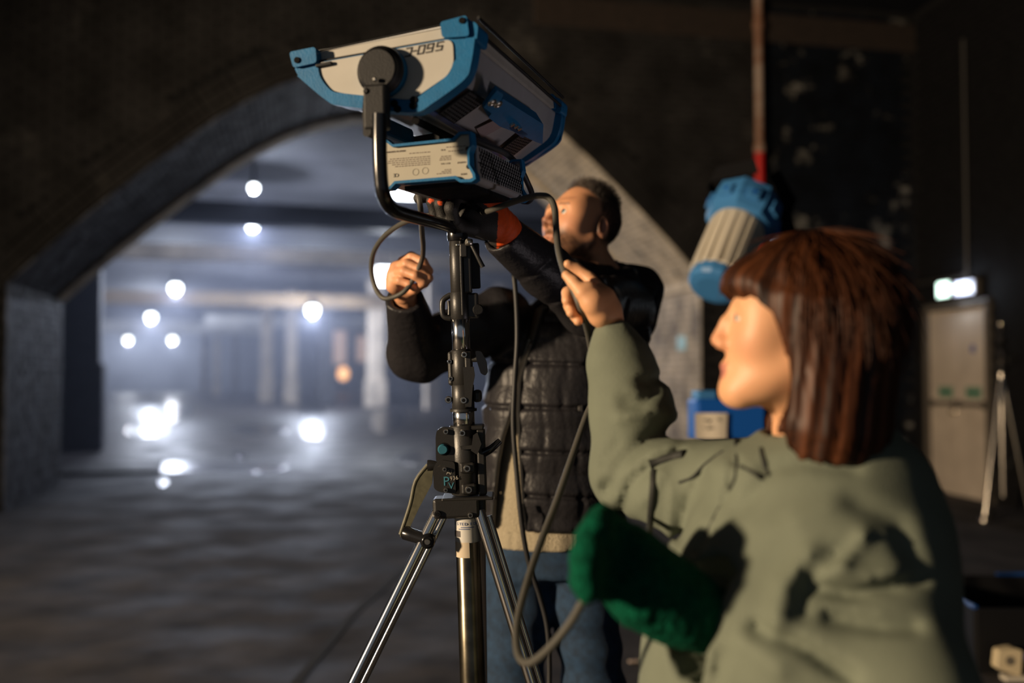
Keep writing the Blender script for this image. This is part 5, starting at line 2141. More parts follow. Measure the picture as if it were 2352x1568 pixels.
def wom_head(Q):
    L = to_local(Q, WH)
    d = head_field(L, False, 0.92) * WH[2]
    return smin(d, cap(Q, to_world((0, .028, -.060), WH), wNB, .047, .052), .03)


WRH = [
    ('c', hp((1405, 748, 1.62), (1392, 715, 1.615), (1380, 690, 1.61)), (.022, .026, .026)),
    ('c', hp((1380, 720, 1.60), (1362, 690, 1.59), (1352, 668, 1.59)), (.022, .021, .016), .012),
    ('c', hp((1378, 668, 1.62), (1352, 638, 1.64), (1324, 616, 1.645), (1304, 606, 1.64)), (.0125, .0108, .0092, .0072), .006),       # index, stretched to the cable
    ('c', hp((1362, 700, 1.585), (1338, 672, 1.585), (1318, 648, 1.595), (1301, 632, 1.60)), (.0150, .0120, .0105, .0080), .006),     # thumb
    ('c', hp((1362, 680, 1.63), (1325, 668, 1.645), (1304, 672, 1.63), (1302, 690, 1.615)), (.0115, .0108, .0098, .0085), .005),
    ('c', hp((1362, 700, 1.63), (1328, 695, 1.64), (1308, 702, 1.625), (1312, 718, 1.61)), (.0112, .0104, .0095, .0082), .005),
    ('c', hp((1368, 720, 1.63), (1340, 718, 1.635), (1322, 726, 1.622), (1328, 738, 1.612)), (.0102, .0095, .0088, .0075), .005),
]


def wom_hand(Q):
    return hand_field(Q, WRH)


wHipR, wHipL = Vector((WX - .01, WY + .09, .80)), Vector((WX + .02, WY - .09, .80))
wKnR, wKnL = Vector((WX - .05, WY + .09, .44)), Vector((WX - .03, WY - .10, .44))
wAnR, wAnL = Vector((WX + .02, WY + .09, .08)), Vector((WX + .05, WY - .10, .08))


def wom_rest(Q):
    d = loft(Q, ((.74, WX, WY, .10, .14), (.95, WX, WY, .09, .12), (1.12, WX, WY, .10, .14), (1.20, WX, WY - .01, .07, .09)))
    d = smin(d, chain(Q, (wShR, wElR, wWrR), (.045, .036, .026)), .03)
    d = smin(d, chain(Q, (wShL, wElL, wWrL), (.045, .036, .026)), .03)
    d = smin(d, chain(Q, (wHipR, wKnR, wAnR), (.075, .05, .036)), .03)
    d = smin(d, chain(Q, (wHipL, wKnL, wAnL), (.075, .05, .036)), .03)
    return smin(d, cap(Q, wNB, (WX, WY, 1.12), .05, .07), .03)


def wom_col(v):
    L = to_local(v, WH)
    c = np.tile(WSKIN, (len(v), 1)) * (1 + 0.05 * wob(v, 140, 53)[:, None])
    for p, r, col, a in (((0, -.115, -.033), .02, (0.66, 0.28, 0.17), .6), ((.045, -.068, -.030), .026, (0.68, 0.30, 0.19), .6), ((-.045, -.068, -.030), .026, (0.68, 0.30, 0.19), .6)):
        w = np.exp(-((np.linalg.norm(L - V(*p), axis=1) / r) ** 2))[:, None] * a
        c = c * (1 - w) + np.array(col) * w
    lip = (np.abs(L[:, 0]) < .021) & (L[:, 1] < -.083) & (L[:, 2] < -.062) & (L[:, 2] > -.085)
    c[lip] = (0.52, 0.20, 0.15)
    return np.clip(c, .005, .9)


ex = [field_mesh(wom_hand, *box_of([q for p in WRH for q in p[1]], .04), .003), field_mesh(wom_rest, (-.05, .85, .04), (.75, 1.8, 1.36), .016)]
solid('body', wom_head, *box_of([to_world((0, 0, 0), WH), wNB], .16), .004, M_SKIN, WOM, wom_col, ex)
eyes(WH, WOM)

# --- hair: a bob with a fringe, shell plus strands
M_HAIRW = mat('auburn_hair', (0.10, 0.035, 0.014), rough=0.5, attr='col', spec=0.25)
HAIRC = np.array((0.058, 0.018, 0.006))


def face_open(L):
    """positive in the zone in front of the hair (the face)"""
    return None


def bob(Q):
    L = to_local(Q, WH)
    y, z, x = L[:, 1], L[:, 2], L[:, 0]
    d = ell(L, (0, .022, .038), (.094, .116, .102))
    # sides hang straight down to the collar
    a = loft(L, ((-.178, 0, .052, .094, .078), (-.14, 0, .048, .103, .092), (-.06, 0, .040, .101, .100), (.03, 0, .026, .094, .112)))
    d = smin(d, a, .03)
    # fringe
    fr = ell(L, (0, -.076, .052), (.066, .036, .034))
    d = smin(d, fr, .025)
    # open the face
    f = np.maximum(ell(L, (0, -.100, -.085), (.150, .098, .118)), -1)
    d = smax(d, -f, .016)
    d = smax(d, -ell(L, (0, .01, -.18), (.070, .060, .11)), .01)
    s = np.arctan2(x, -(y - .02))
    d = d + (.0016 * np.sin(s * 24 + 2.0 * wob(L, 14, 61)) + .0012 * np.sin(s * 61 + 2 * wob(L, 22, 62))) * np.clip(.12 - z, 0, .10) / .10
    return d * WH[2]


def bob_col(v):
    L = to_local(v, WH)
    s = np.arctan2(L[:, 0], -(L[:, 1] - .02))
    k = 0.85 + 0.75 * np.sin(s * 22 + 2 * wob(L, 10, 63)) * np.sin(s * 9 + 1.0) + .5 * np.sin(s * 70 + 2 * wob(L, 12, 66)) - .5 * np.clip((L[:, 2] - .07) / .05, 0, 1)
    return np.clip(HAIRC * np.clip(k, .15, 2.2)[:, None], .002, .6)


c_ = to_world((0, 0, 0), WH)
HB = solid('hair', bob, (c_.x - .20, c_.y - .20, c_.z - .22), (c_.x + .20, c_.y + .20, c_.z + .18), .0045, M_HAIRW, WOM, bob_col)
# strands over the shell
vv_ = np.empty(len(HB.data.vertices) * 3)
HB.data.vertices.foreach_get('co', vv_)
vv_ = vv_.reshape(-1, 3)
rng = np.random.default_rng(9)
sel = rng.choice(len(vv_), 2600, replace=False)
rt = vv_[sel]
Ls = to_local(rt.astype(np.float32), WH)
o_ = rt - np.array(tuple(to_world((0, .02, .02), WH)))
o_ /= np.linalg.norm(o_, axis=1, keepdims=True)
down = np.tile(np.array((0, 0, -1.0)), (len(rt), 1))
t_ = down - o_ * (down * o_).sum(1)[:, None]
t_ /= np.linalg.norm(t_, axis=1, keepdims=True) + 1e-9
ok = (Ls[:, 2] > -.12) & ~((Ls[:, 1] < -.015) & (Ls[:, 2] < .075))
rt, t_, o_ = rt[ok], t_[ok] + o_[ok] * .015, o_[ok]
t_ /= np.linalg.norm(t_, axis=1, keepdims=True)
hv2, hq2 = strands('strand', rt, t_, np.where(Ls[ok][:, 1] < -.02, .035, .070), .0009, None, None, rng, n=5, bend=-o_ * .006)
hcol = np.repeat(HAIRC[None] * (0.5 + 1.5 * rng.random((len(rt), 1))), 15, 0)
so = raw_mesh('hair_strands', hv2, hq2, M_HAIRW, HB, hcol)
so['kind'] = 'stuff'

# --- coat
M_COAT = mat('sage_cotton', (0.150, 0.172, 0.128), rough=0.85, var=0.07, scale=10, bump=0.12, bscale=300, sheen=0.1)
M_COATD = mat('dark_cord', (0.018, 0.020, 0.018), rough=0.7)


def coat(Q):
    x, y, dd = proj(Q)
    rows = ((.62, WX - .01, WY + .01, .225, .235), (.80, WX - .015, WY + .01, .212, .225), (.95, WX - .015, WY, .205, .212), (1.06, WX - .008, WY - .005, .192, .208), (1.14, WX + .01, WY - .01, .158, .195), (1.20, WX + .02, WY - .01, .125, .150),
            (1.245, WX + .025, WY - .01, .085, .095))
    d = loft(Q, rows)
    # folded hood / collar behind the neck
    hd = ell(Q, P(1930, 1075, 1.32), (.105, .115, .052))
    hd = smin(hd, ell(Q, P(1775, 1085, 1.33), (.080, .10, .034)), .04)
    d = smin(d, hd, .03)
    # near arm
    a = chain(Q, (wShL, wElL), (.082, .080), .02)
    a = smin(a, chain(Q, (wElL, P(1850, 1520, 1.165), P(1715, 1455, 1.215)), (.080, .066, .050), .02), .03)
    d = smin(d, a, .06)
    # raised far arm
    b = chain(Q, (wShR, P(1570, 1115, 1.52), wElR), (.070, .070, .062), .02)
    b = smin(b, chain(Q, (wElR, P(1452, 940, 1.60), P(1424, 830, 1.61)), (.064, .064, .052), .02), .02)
    b = smin(b, chain(Q, (P(1424, 830, 1.61), P(1414, 785, 1.615)), (.050, .040), .01), .012)
    cuff = chain(Q, (P(1414, 785, 1.615), P(1405, 740, 1.62)), (.033, .030), .01)
    ang = (x - 1405)
    cuff = cuff + .0035 * np.sin(ang * .45)
    b = smin(b, cuff, .006)
    d = smin(d, b, .03)
    # folds of the cloth
    cr = creases(Q, [
        ([(1500, 900), (1470, 930), (1440, 925)], 18, .012), ([(1470, 880), (1530, 868)], 12, .010), ([(1420, 960), (1500, 940), (1560, 960)], 15, -.008),
        ([(1395, 1120), (1430, 1060), (1490, 1010), (1560, 990)], 18, .016), ([(1420, 1190), (1450, 1110), (1500, 1070), (1560, 1040)], 12, .014), ([(1385, 1060), (1420, 1020)], 12, .006),
        ([(1410, 1090), (1470, 1040), (1540, 1010)], 20, -.010), ([(1480, 1150), (1520, 1090)], 15, -.008),
        ([(1560, 1240), (1580, 1150), (1610, 1090)], 9, .012), ([(1600, 1270), (1640, 1180), (1680, 1120), (1690, 1060)], 10, .014), ([(1535, 1240), (1545, 1120)], 11, -.006), ([(1625, 1200), (1660, 1130)], 11, -.006),
        ([(1760, 1080), (1850, 1062), (1960, 1075)], 18, .010), ([(1770, 1095), (1690, 1180)], 15, .006),
        ([(1850, 1420), (1850, 1330), (1900, 1290), (1960, 1250)], 17, .006), ([(1780, 1440), (1800, 1340), (1860, 1270)], 28, -.014),
        ([(1865, 1350), (1960, 1365), (2060, 1345), (2110, 1330)], 15, .016), ([(1900, 1310), (2000, 1320), (2080, 1310)], 25, -.012), ([(1930, 1300), (1975, 1240), (1985, 1225)], 15, -.012),
        ([(1740, 1440), (1850, 1490), (1960, 1560)], 18, .018), ([(1900, 1420), (2020, 1440), (2100, 1440)], 18, .012), ([(1700, 1470), (1790, 1540)], 25, -.008),
        ([(1950, 1150), (2060, 1200), (2100, 1300)], 25, .010), ([(1830, 1190), (1940, 1150)], 22, -.006), ([(1640, 1568), (1660, 1500)], 12, .010), ([(1560, 1500), (1580, 1568)], 18, .008)])
    d = d + 1.0 * cr
    d = d + .007 * wob(Q, 17, 71) + .009 * wob(Q, 9, 73) + .004 * wob(Q, 30, 74) + .0035 * wob(Q, 45, 72)
    d = smax(d, -cap(Q, wNB, wNB + Vector((0, 0, .12)), .06, .085), .012)
    # cut the cuffs and hollow them a little
    dR = (wWrR - P(1424, 830, 1.61)).normalized()
    d = np.where(np.linalg.norm(Q - vv(wWrR), axis=1) < .09, smax(d, (Q - vv(P(1405, 742, 1.62))) @ vv(dR), .004), d)
    dL = (wWrL - P(1850, 1520, 1.165)).normalized()
    d = np.where(np.linalg.norm(Q - vv(wWrL), axis=1) < .08, smax(d, (Q - vv(P(1668, 1440, 1.225))) @ vv(dL), .004), d)
    d = smax(d, -cap(Q, P(1700, 1450, 1.215), wWrL, .034, .036), .004)
    d = smax(d, .60 - Q[:, 2], .01)
    return d.astype(np.float32)


CT = solid('coat', coat, (.02, .86, .56), (.80, 1.80, 1.46), .0075, M_COAT, WOM)
# trousers and boots below the coat
M_TROU = mat('dark_trousers', (0.02, 0.022, 0.028), rough=0.85)


def trousers(Q):
    d = loft(Q, ((.70, WX, WY, .115, .165), (.86, WX, WY, .11, .155)))
    d = smin(d, chain(Q, (wHipR, wKnR, wAnR), (.090, .070, .062), .03), .03)
    d = smin(d, chain(Q, (wHipL, wKnL, wAnL), (.090, .070, .062), .03), .03)
    d = smax(d, Q[:, 2] - .85, .01)
    return smax(d, .07 - Q[:, 2], .004)


solid('trousers', trousers, (WX - .25, WY - .3, .04), (WX + .25, WY + .3, .88), .012, M_TROU, WOM)
for an in (wAnR, wAnL):
    def boot(Q, an=an):
        c = Vector((an.x, an.y, 0))
        d = chain(Q, (c + Vector((.03, 0, .046)), c + Vector((-.08, 0, .040)), c + Vector((-.15, 0, .032))), (.042, .040, .032), .02)
        d = smin(d, cap(Q, c + Vector((0, 0, .06)), c + Vector((0, 0, .13)), .043), .02)
        return smax(smax(d, .002 - Q[:, 2], .004), Q[:, 2] - .13, .004)
    solid('boot', boot, (an.x - .22, an.y - .1, -.005), (an.x + .1, an.y + .1, .15), .008, M_BLACK, WOM)


def on_front(px, py, fn, d0, d1, lift=0.004):
    d = front_depth(px, py, fn, d0, d1)
    return P(px, py, (d if d else (d0 + d1) / 2) - lift)


def trim_on(name, pts, r, m, d0=1.0, d1=1.75, lift=.003):
    pp = []
    for (a, b), (c, d) in zip(pts, pts[1:]):
        for k in range(4):
            pp.append((a + (c - a) * k / 4, b + (d - b) * k / 4))
    pp.append(pts[-1])
    q = [on_front(x, y, coat, d0, d1, lift) for x, y in pp]
    # smooth the depth
    for _ in range(2):
        q = [q[0]] + [(q[i - 1] + q[i] * 2 + q[i + 1]) / 4 for i in range(1, len(q) - 1)] + [q[-1]]
    return MB().tube(q, r, 8, 3).build(name, m, CT)


trim_on('zip_placket', [(1502, 1082), (1500, 1130), (1494, 1190), (1490, 1250)], .0055, M_COATD)
trim_on('sleeve_strap', [(1492, 1066), (1530, 1054), (1574, 1044)], .0085, M_COATD)
trim_on('drawstring', [(1560, 1108), (1590, 1098), (1612, 1072), (1640, 1050), (1662, 1036)], .0022, M_COATD)
trim_on('drawstring', [(1690, 1010), (1694, 1060), (1690, 1100), (1668, 1140), (1640, 1190), (1622, 1230)], .0028, M_COATD)
trim_on('drawstring', [(1748, 1030), (1756, 1070), (1766, 1092)], .0028, M_COATD)
trim_on('drawstring', [(1700, 1070), (1730, 1085), (1750, 1100)], .0022, M_COATD)

# --- green woolly glove on the near hand
M_WOOL = mat('green_wool', (0.002, 0.078, 0.040), rough=0.95, spec=0.1, sheen=0.15, var=0.35, scale=60, bump=0.8, bscale=200)
WGL = [
    ('c', hp((1600, 1405, 1.215), (1545, 1378, 1.205), (1480, 1335, 1.195)), (.038, .041, .043)),
    ('c', hp((1560, 1420, 1.20), (1470, 1375, 1.185)), (.030, .034), .03),
    ('c', hp((1530, 1345, 1.22), (1440, 1265, 1.215)), (.034, .034), .03),
    ('c', hp((1440, 1262, 1.215), (1405, 1218, 1.20), (1384, 1196, 1.185), (1372, 1208, 1.165)), (.022, .020, .019, .017), .010),
    ('c', hp((1430, 1290, 1.205), (1385, 1250, 1.185), (1358, 1236, 1.165), (1352, 1256, 1.145)), (.022, .020, .019, .017), .010),
    ('c', hp((1425, 1325, 1.195), (1372, 1294, 1.17), (1345, 1286, 1.15), (1346, 1306, 1.13)), (.022, .020, .019, .017), .010),
    ('c', hp((1430, 1355, 1.19), (1378, 1338, 1.165), (1346, 1334, 1.145), (1352, 1352, 1.13)), (.020, .019, .018, .016), .010),
    ('c', hp((1500, 1350, 1.22), (1450, 1290, 1.245), (1415, 1240, 1.255), (1395, 1215, 1.25)), (.024, .021, .019, .017), .014),
]


def wglove(Q):
    d = hand_field(Q, WGL)
    x, y, dd = proj(Q)
    cf = chain(Q, hp((1560, 1388, 1.208), (1622, 1420, 1.22)), (.043, .041), .01)
    d = smin(d, cf, .012)
    return d + .0022 * wob(Q, 190, 81) + .002 * wob(Q, 420, 82)


GLW = solid('wool_glove', wglove, *box_of([q for p in WGL for q in p[1]], .07), .0042, M_WOOL, WOM)
# ------------------------------------------------------------------ things at the right and behind
M_LBLUE = mat('lamp_blue', (0.05, 0.20, 0.46), rough=0.45, spec=0.3)
M_LDBLUE = mat('lamp_deep_blue', (0.006, 0.10, 0.46), rough=0.45)
M_RIB = mat('lamp_silver', (0.58, 0.53, 0.44), rough=0.5)
LD = 4.4
ax0, ax1 = P(1716, 470, LD - .05), P(1640, 655, LD - .28)      # axis of the lamp body: front ring to rear cap
LA = (ax1 - ax0).normalized()
base = Vector((P(1790, 700, LD + .1).x, P(1790, 700, LD + .1).y, 0))
LH = empty('film_lamp', base, 'blue and silver cylindrical film lamp on a stand behind the auburn hair', 'film light')
LXa = LA.orthogonal().normalized()
LYa = LA.cross(LXa)
LL = (ax1 - ax0).length


def octa(c, r, n=8, ph=math.pi / 8):
    return [c + (LXa * math.cos(2 * math.pi * k / n + ph) + LYa * math.sin(2 * math.pi * k / n + ph)) * r for k in range(n)]


ring = MB()
ring.rings([octa(ax0 + LA * t, r) for t, r in ((-.03, .135), (-.02, .150), (.035, .158), (.085, .158), (.125, .145), (.135, .118))], True, False)
rg = ring.build('front_ring', M_LBLUE, LH)
for k in range(8):
    a = 2 * math.pi * k / 8
    c = ax0 + LA * .06 + (LXa * math.cos(a) + LYa * math.sin(a)) * .150
    n_ = (LXa * math.cos(a) + LYa * math.sin(a))
    MB().box(c, .055, .055, .026, (LA, LA.cross(n_), n_), .006).build('ring_lug', M_LBLUE, rg)
    MB().cyl(c + n_ * .012, c + n_ * .016, .010, n=10).build('lug_hole', M_LDBLUE, rg)
MB().lathe(ax0 + LA * .13, ax1 - LA * .03, [(0, .112), (.01, .116), (LL - .17, .106), (LL - .16, .10)], 32).build('lamp_body', M_RIB, LH)
fins = MB()
for k in range(16):
    a = 2 * math.pi * k / 16
    n_ = LXa * math.cos(a) + LYa * math.sin(a)
    c = (ax0 + LA * .14 + ax1 - LA * .035) / 2 + n_ * .112
    MB().box(c, LL - .19, .030, .016, (LA, LA.cross(n_), n_), .004).build('body_rib', M_RIB, LH)
MB().rings([octa(ax1 + LA * t, r, 16, 0) for t, r in ((-.045, .106), (-.03, .112), (.0, .112), (.015, .10), (.022, .07))], True, False).build('rear_cap', M_LBLUE, LH)
lens = ax0 - LA * .03
MB().lathe(lens, lens - LA * .02, [(0, .12), (.01, .11), (.02, .05)], 24).build('lens', mat('dark_glass', (0.02, 0.02, 0.025), rough=0.08), LH)
# barn doors: black leaves round the front
for k, (a, tilt, w) in enumerate(((0.0, .3, .2), (math.pi / 2, .3, .2), (math.pi, .3, .2), (3 * math.pi / 2, .3, .2))):
    n_ = LXa * math.cos(a) + LYa * math.sin(a)
    s_ = LA.cross(n_)
    o = ax0 - LA * .02 + n_ * .15
    dr = (n_ * tilt - LA).normalized()
    nn = s_.cross(dr)
    MB().prism([o - s_ * w * .6, o + s_ * w * .6, o + s_ * w * .45 + dr * .07, o - s_ * w * .45 + dr * .07], nn * .006).build('barn_door', M_HOLE, LH)
# yoke arm, deep blue block for the ring's shaded side, hoist bracket seen black at the right
yk = [P(1735, 545, LD - .02), P(1760, 470, LD), P(1790, 470, LD + .02), P(1812, 520, LD + .05), P(1822, 600, LD + .08), P(1800, 680, LD + .1)]
MB().tube(yk, .026, 10, 5).build('yoke_arm', M_HOLE, LH)
MB().prism([P(1660, 446, LD - .1), P(1690, 428, LD - .1), P(1760, 438, LD - .05), P(1812, 480, LD), P(1836, 545, LD), P(1800, 545, LD), P(1768, 495, LD - .03), P(1700, 462, LD - .1)], Vector((0, .05, 0))).build('bracket_plate', M_HOLE, LH)
MB().box(P(1756, 512, LD + .05), .10, .16, .15, (LXa, LYa, LA), .02).build('shaded_side', M_LDBLUE, LH)
MB().lathe(P(1786, 551, LD - .08), P(1786, 551, LD - .02), [(0, .012), (.02, .022), (.04, .022), (.06, .015)], 14).build('lock_knob', M_STEEL, LH)
pole_top = P(1800, 690, LD + .1)
px_ = Vector((pole_top.x, pole_top.y, 0))
MB().lathe(px_ + Vector((0, 0, .55)), pole_top, [(0, .026), (.5, .026), (.5, .021), (pole_top.z - .55, .021)], 16).build('stand_pole', M_BLACK, LH)
for k in range(3):
    a = 2 * math.pi * k / 3 + .5
    f = px_ + Vector((.5 * math.cos(a), .5 * math.sin(a), .015))
    MB().tube([px_ + Vector((0, 0, .75)), f], .014, 10, 1).build('leg', M_BLACK, LH)
# ballast hung on that stand, with a paper label
BLD = 4.25
bc = P(1650, 962, BLD)
BA = empty('ballast_box', bc - Vector((0, 0, .12)), 'blue ballast box with a white paper label, just past the green coat collar', 'ballast')
bax = (Vector((1, .12, 0)).normalized(), Vector((-.12, 1, 0)).normalized(), Vector((0, 0, 1)))
MB().box(bc + bax[0] * .035, .305, .14, .175, bax, .014).build('housing', M_LDBLUE, BA)
MB().box(bc + Vector((-.06, 0, .10)), .085, .10, .045, bax, .008).build('handle_block', M_LBLUE, BA)
MB().tube([bc + bax[0] * .02 + Vector((0, 0, .085)), bc + bax[0] * .06 + Vector((0, 0, .145)), bc + bax[0] * .13 + Vector((0, 0, .13))], .010, 8, 5).build('carry_handle', M_LDBLUE, BA)
lbc = P(1633, 978, BLD - .085)
pl = MB()
vs = []
for j in range(7):
    for i in range(7):
        u, w = i / 6 - .5, j / 6 - .5
        vs.append(lbc + bax[0] * (u * .128 * (1.06 - .14 * j / 6 * 0 + (.0 if u < 0 else .10 * (w)))) + Vector((0, 0, w * .108)) - bax[1] * (.006 * math.sin(u * 5) + .012 * max(0, -w) ** 1.5))
pl.add(vs, [(j * 7 + i, j * 7 + i + 1, j * 7 + i + 8, j * 7 + i + 7) for j in range(6) for i in range(6)], True)
lab_ = pl.build('paper_label', mat('white_paper', (0.70, 0.62, 0.50), rough=0.8), BA)
sc_ = MB()
for (u, w, a, b) in ((-.028, .024, .020, .014), (.030, .028, .014, .012), (-.034, -.008, .012, .010), (-.006, -.006, .020, .010), (-.030, .005, .030, .004)):
    c = lbc + bax[0] * u + Vector((0, 0, w)) - bax[1] * .010
    for k in range(4):
        sc_.box(c + bax[0] * R.uniform(-a, a) * .4 + Vector((0, 0, R.uniform(-b, b) * .4)), a * .7, .001, b * .28, bax)
so_ = sc_.build('pencil_marks', mat('faint_pencil', (0.36, 0.34, 0.28), rough=0.9), BA)
so_['kind'] = 'stuff'
MB().tube([bc + bax[0] * .18 + Vector((0, 0, .03)), px_ + Vector((-.04, 0, bc.z + .02))], .012, 8, 1).build('hook', M_BLACK, BA)

# riser pipe on the front wall: bare above, red below
pxp = on_plane(1745, 400, LC - WN * 0.09, WN)
pb_ = Vector((pxp.x, pxp.y, 0))
zr = on_plane(1745, 345, LC - WN * .09, WN).z
PI_ = empty('riser_pipe', pb_, 'thin wall pipe, bare and rusty above and red below, behind the blue film lamp', 'pipe')
MB().lathe(pb_ + Vector((0, 0, zr)), pb_ + Vector((0, 0, CEILZ)), [(0, .048), (CEILZ - zr, .048)], 16).build('upper_pipe', mat('rusty_pipe', (0.26, 0.13, 0.08), rough=0.6, col2=(0.42, 0.32, 0.26), scale=3, thr=.5), PI_)
MB().lathe(pb_, pb_ + Vector((0, 0, zr)), [(0, .05), (zr, .05)], 16).build('lower_pipe', mat('red_pipe_paint', (0.62, 0.012, 0.008), rough=0.45), PI_)
for zz in (zr + .02, zr + 1.45, 1.2):
    MB().lathe(pb_ + Vector((0, 0, zz - .05)), pb_ + Vector((0, 0, zz + .05)), [(0, .058), (.02, .064), (.08, .064), (.1, .058)], 16).build('pipe_collar', mat('rusty_pipe', (0.3, 0.2, 0.1)), PI_)
for zz in (.6, 2.4, 4.6):
    MB().box(pb_ + Vector((0, 0, zz)) + WN * .05, .16, .10, .04, (WD, WN, Vector((0, 0, 1))), .004).build('wall_clip', M_DARK, PI_)
# conduit in the corner, and the frame above the door
cpt = right_pt(1.55) + RN * .04
m = MB().tube([right_pt(1.02, 2.42) + RN * .04, right_pt(1.08, 2.42) + RN * .04, right_pt(1.12, 2.46) + RN * .04, right_pt(1.12, 5.0) + RN * .04], .022, 10, 3)
m.tube([right_pt(0.05, 2.42) + RN * .04, right_pt(1.02, 2.42) + RN * .04], .022, 10, 1)
tag(m.build('conduit', mat('grey_conduit', (0.03, 0.027, 0.025), rough=0.5)), 'thin conduit running up the dark wall over the cream double door', 'conduit')

# exit sign and lamp over the door
def wall_box(name, s, z, w, h, dpt, label, cat, face_m):
    e = empty(name, right_pt(s, z) + RN * .03, label, cat)
    MB().box(right_pt(s, z) + RN * (.02 + dpt / 2), w, dpt, h, DAX, .008).build('sign_housing', M_FRAME, e)
    MB().box(right_pt(s, z) + RN * (.024 + dpt), w * .92, .008, h * .88, DAX, .004).build('lit_face', face_m, e)
    return e


wall_box('exit_sign', DS0 + .42, DH + .22, .26, .19, .05, 'glowing greenish white exit sign box above the cream double door', 'sign', mat('exit_face', (.8, 1, .9), rough=.5, emis=(.72, 1.0, .86), estr=4.0))
e = wall_box('wall_lamp', DS0 + .86, DH + .20, .44, .17, .07, 'dim bluish white wall lamp beside the glowing exit sign', 'lamp', mat('wall_lamp_face', (.7, .75, .9), rough=.4, emis=(.62, .70, 1.0), estr=0.5))
p = right_pt(DS0 + .74, DH + .20) + RN * .10
MB().lathe(p, p + RN * .02, [(0, .05), (.01, .05), (.02, .03)], 16).build('lamp_eye', mat('lamp_eye', (1, 1, 1), emis=(.85, .9, 1.0), estr=3.0), e)
l = lamp('lamp_light', 'POINT', (0, 0, 0), 5, (.75, .85, 1.0), shadow_soft_size=.05)
l.parent = e
l.location = RN * .16

# chrome light stand at the right
sb = on_plane(2306, 1196, Vector((0, 0, 0)), Vector((0, 0, 1)))
TS = empty('light_stand', sb, 'chrome tripod light stand standing alone in front of the cream door', 'light stand')
SDp = sb.y
kk = SDp / FPX
zt = lambda y: P(2306, y, SDp).z
M_CHR2 = mat('satin_chrome', (0.62, 0.56, 0.48), rough=0.22, metal=1.0)
MB().lathe(sb + Vector((0, 0, .22)), sb + Vector((0, 0, zt(850))), [(0, .030), (zt(850) - .22, .030)], 14).build('lower_tube', M_CHR2, TS)
MB().lathe(sb + Vector((0, 0, zt(850))), sb + Vector((0, 0, zt(742))), [(0, .024), (.2, .024), (.2, .018), (zt(742) - zt(850), .018)], 14).build('upper_tube', M_CHR2, TS)
for y, r in ((846, .05), (812, .044), (780, .042), (755, .034)):
    MB().lathe(sb + Vector((0, 0, zt(y) - .04)), sb + Vector((0, 0, zt(y) + .04)), [(0, r * .8), (.015, r), (.065, r), (.08, r * .8)], 14).build('collar', M_BLACK, TS)
    MB().lathe(sb + Vector((-.02, -r, zt(y))), sb + Vector((-.02, -r - .035, zt(y))), [(0, .012), (.02, .016), (.035, .010)], 10).build('clamp_knob', M_STEEL, TS)
MB().box(sb + Vector((.12, 0, zt(825))), .16, .05, .09, None, .015).build('side_handle', M_BLACK, TS)
for k, (fx, fy) in enumerate(((-.235, -.12), (.22, -.05), (.02, .34))):
    f = sb + Vector((fx * 1.0, fy, .02))
    lg = MB().tube([sb + Vector((0, 0, zt(852))), f], .020, 10, 1).build('leg', M_CHR2, TS)
    MB().tube([sb + Vector((0, 0, .42)), sb + Vector((fx * .55, fy * .55, zt(852) * .45))], .011, 8, 1).build('leg_brace', M_BLACK, lg)
    MB().lathe(f - Vector((0, 0, .02)), f + Vector((0, 0, .05)), [(0, .045), (.02, .05), (.05, .04), (.07, .025)], 12).build('wheel_foot', M_CHR2 if k == 0 else M_BLACK, lg)

# black flight case with blue edges, low at the right
fc = on_plane(2300, 1545, Vector((0, 0, 0)), Vector((0, 0, 1)))
d_ = fc.y
FC = empty('equipment_case', fc + Vector((.35, .35, 0)), 'open black equipment case with blue edging on the floor behind the green coat', 'case')
cx0 = P(2185, 1345, d_ + .25).x
W_, D_, H_ = 1.15, .75, P(2240, 1392, d_).z
mid = Vector((cx0 + W_ / 2 - .02, d_ + D_ / 2, 0))
M_CASE = mat('case_black', (0.006, 0.006, 0.007), rough=0.6, spec=.3)
M_BEDGE = mat('case_blue_edge', (0.010, 0.06, 0.24), rough=0.3)
t_ = .018
for n_, c, s in (('bottom_panel', Vector((0, 0, t_ / 2)), (W_, D_, t_)), ('front_panel', Vector((0, -D_ / 2, H_ / 2)), (W_, t_, H_)), ('rear_panel', Vector((0, D_ / 2, H_ / 2)), (W_, t_, H_)), ('side_panel', Vector((-W_ / 2, 0, H_ / 2)), (t_, D_, H_)), ('side_panel', Vector((W_ / 2, 0, H_ / 2)), (t_, D_, H_))):
    MB().box(mid + c, s[0], s[1], s[2], None, .004).build(n_, M_CASE, FC)
for a, b in (((-1, -1), (-1, 1)), ((1, -1), (1, 1)), ((-.2, 1), (.4, 1))):
    MB().tube([mid + Vector((a[0] * W_ / 2, a[1] * D_ / 2, H_ + .004)), mid + Vector((b[0] * W_ / 2, b[1] * D_ / 2, H_ + .004))], .011, 8, 1).build('edge_rail', M_BEDGE, FC)
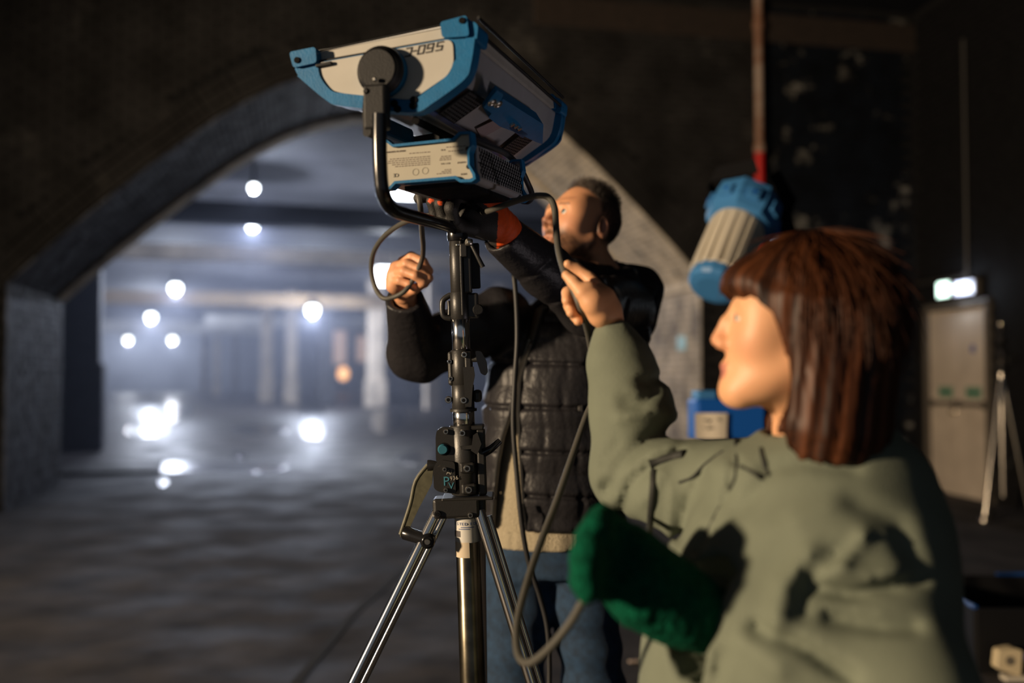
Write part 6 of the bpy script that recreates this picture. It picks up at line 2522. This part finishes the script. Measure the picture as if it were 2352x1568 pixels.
MB().tube([mid + Vector((-W_ / 2 - .02, D_ / 2 - .12, H_ + .03 + .045 * math.sin(t * math.pi / 8))) + Vector((.09 * (1 - math.cos(t * math.pi / 8)) / 2, 0, 0)) for t in range(9)], .010, 8, 2).build('case_handle', M_BLACK, FC)
MB().box(mid + Vector((-W_ / 2 - .012, -.10, H_ * .55)), .012, .03, .10, None, .003).build('latch', M_STEEL, FC)
# cream plug with a blue cap standing before the case
cb_ = on_plane(2290, 1545, Vector((0, 0, 0)), Vector((0, 0, 1)))
cb_ = Vector((cb_.x, mid.y - D_ / 2 - .09, 0))
CPx = empty('socket_block', cb_, 'small cream socket block with a blue cap lying against the black case', 'socket')
hgt = P(2290, 1478, cb_.y).z
sq = [cb_ + Vector((x, -.03, z)) for x, z in ((-.055, .05), (.045, .02), (.055, hgt - .01), (.02, hgt), (-.045, hgt - .012))]
MB().prism(offset_poly(sq, .012), Vector((0, .06, 0))).build('block', mat('cream_plastic', (0.66, 0.55, 0.36), rough=0.5), CPx)
MB().lathe(cb_ + Vector((0, -.032, hgt * .62)), cb_ + Vector((0, -.026, hgt * .62)), [(0, .020), (.006, .020)], 14).build('socket_hole', mat('socket_grey', (0.15, 0.13, 0.10), rough=.7), CPx)
MB().lathe(cb_ + Vector((.055, 0, hgt * .72)), cb_ + Vector((.115, 0, hgt * .72)), [(0, .022), (.05, .024), (.06, .018)], 14).build('blue_cap', mat('cap_blue', (0.008, 0.03, 0.30), rough=.4), CPx)
MB().box(cb_ + Vector((.03, -.02, .012)), .12, .06, .024, None, .006).build('foot', M_RIB, CPx)

# scrap on the floor
sc0 = on_plane(1456, 1521, Vector((0, 0, 0)), Vector((0, 0, 1)))
m = MB().box(sc0 + Vector((0, 0, .006)), .05, .02, .010, (Vector((.9, .3, 0)).normalized(), Vector((-.3, .9, 0)).normalized(), Vector((0, 0, 1))), .003)
tag(m.build('paper_scrap', mat('scrap_paper', (0.5, 0.4, 0.34), rough=.8)), 'tiny pale scrap lying on the floor between the jeans and the green coat', 'scrap')
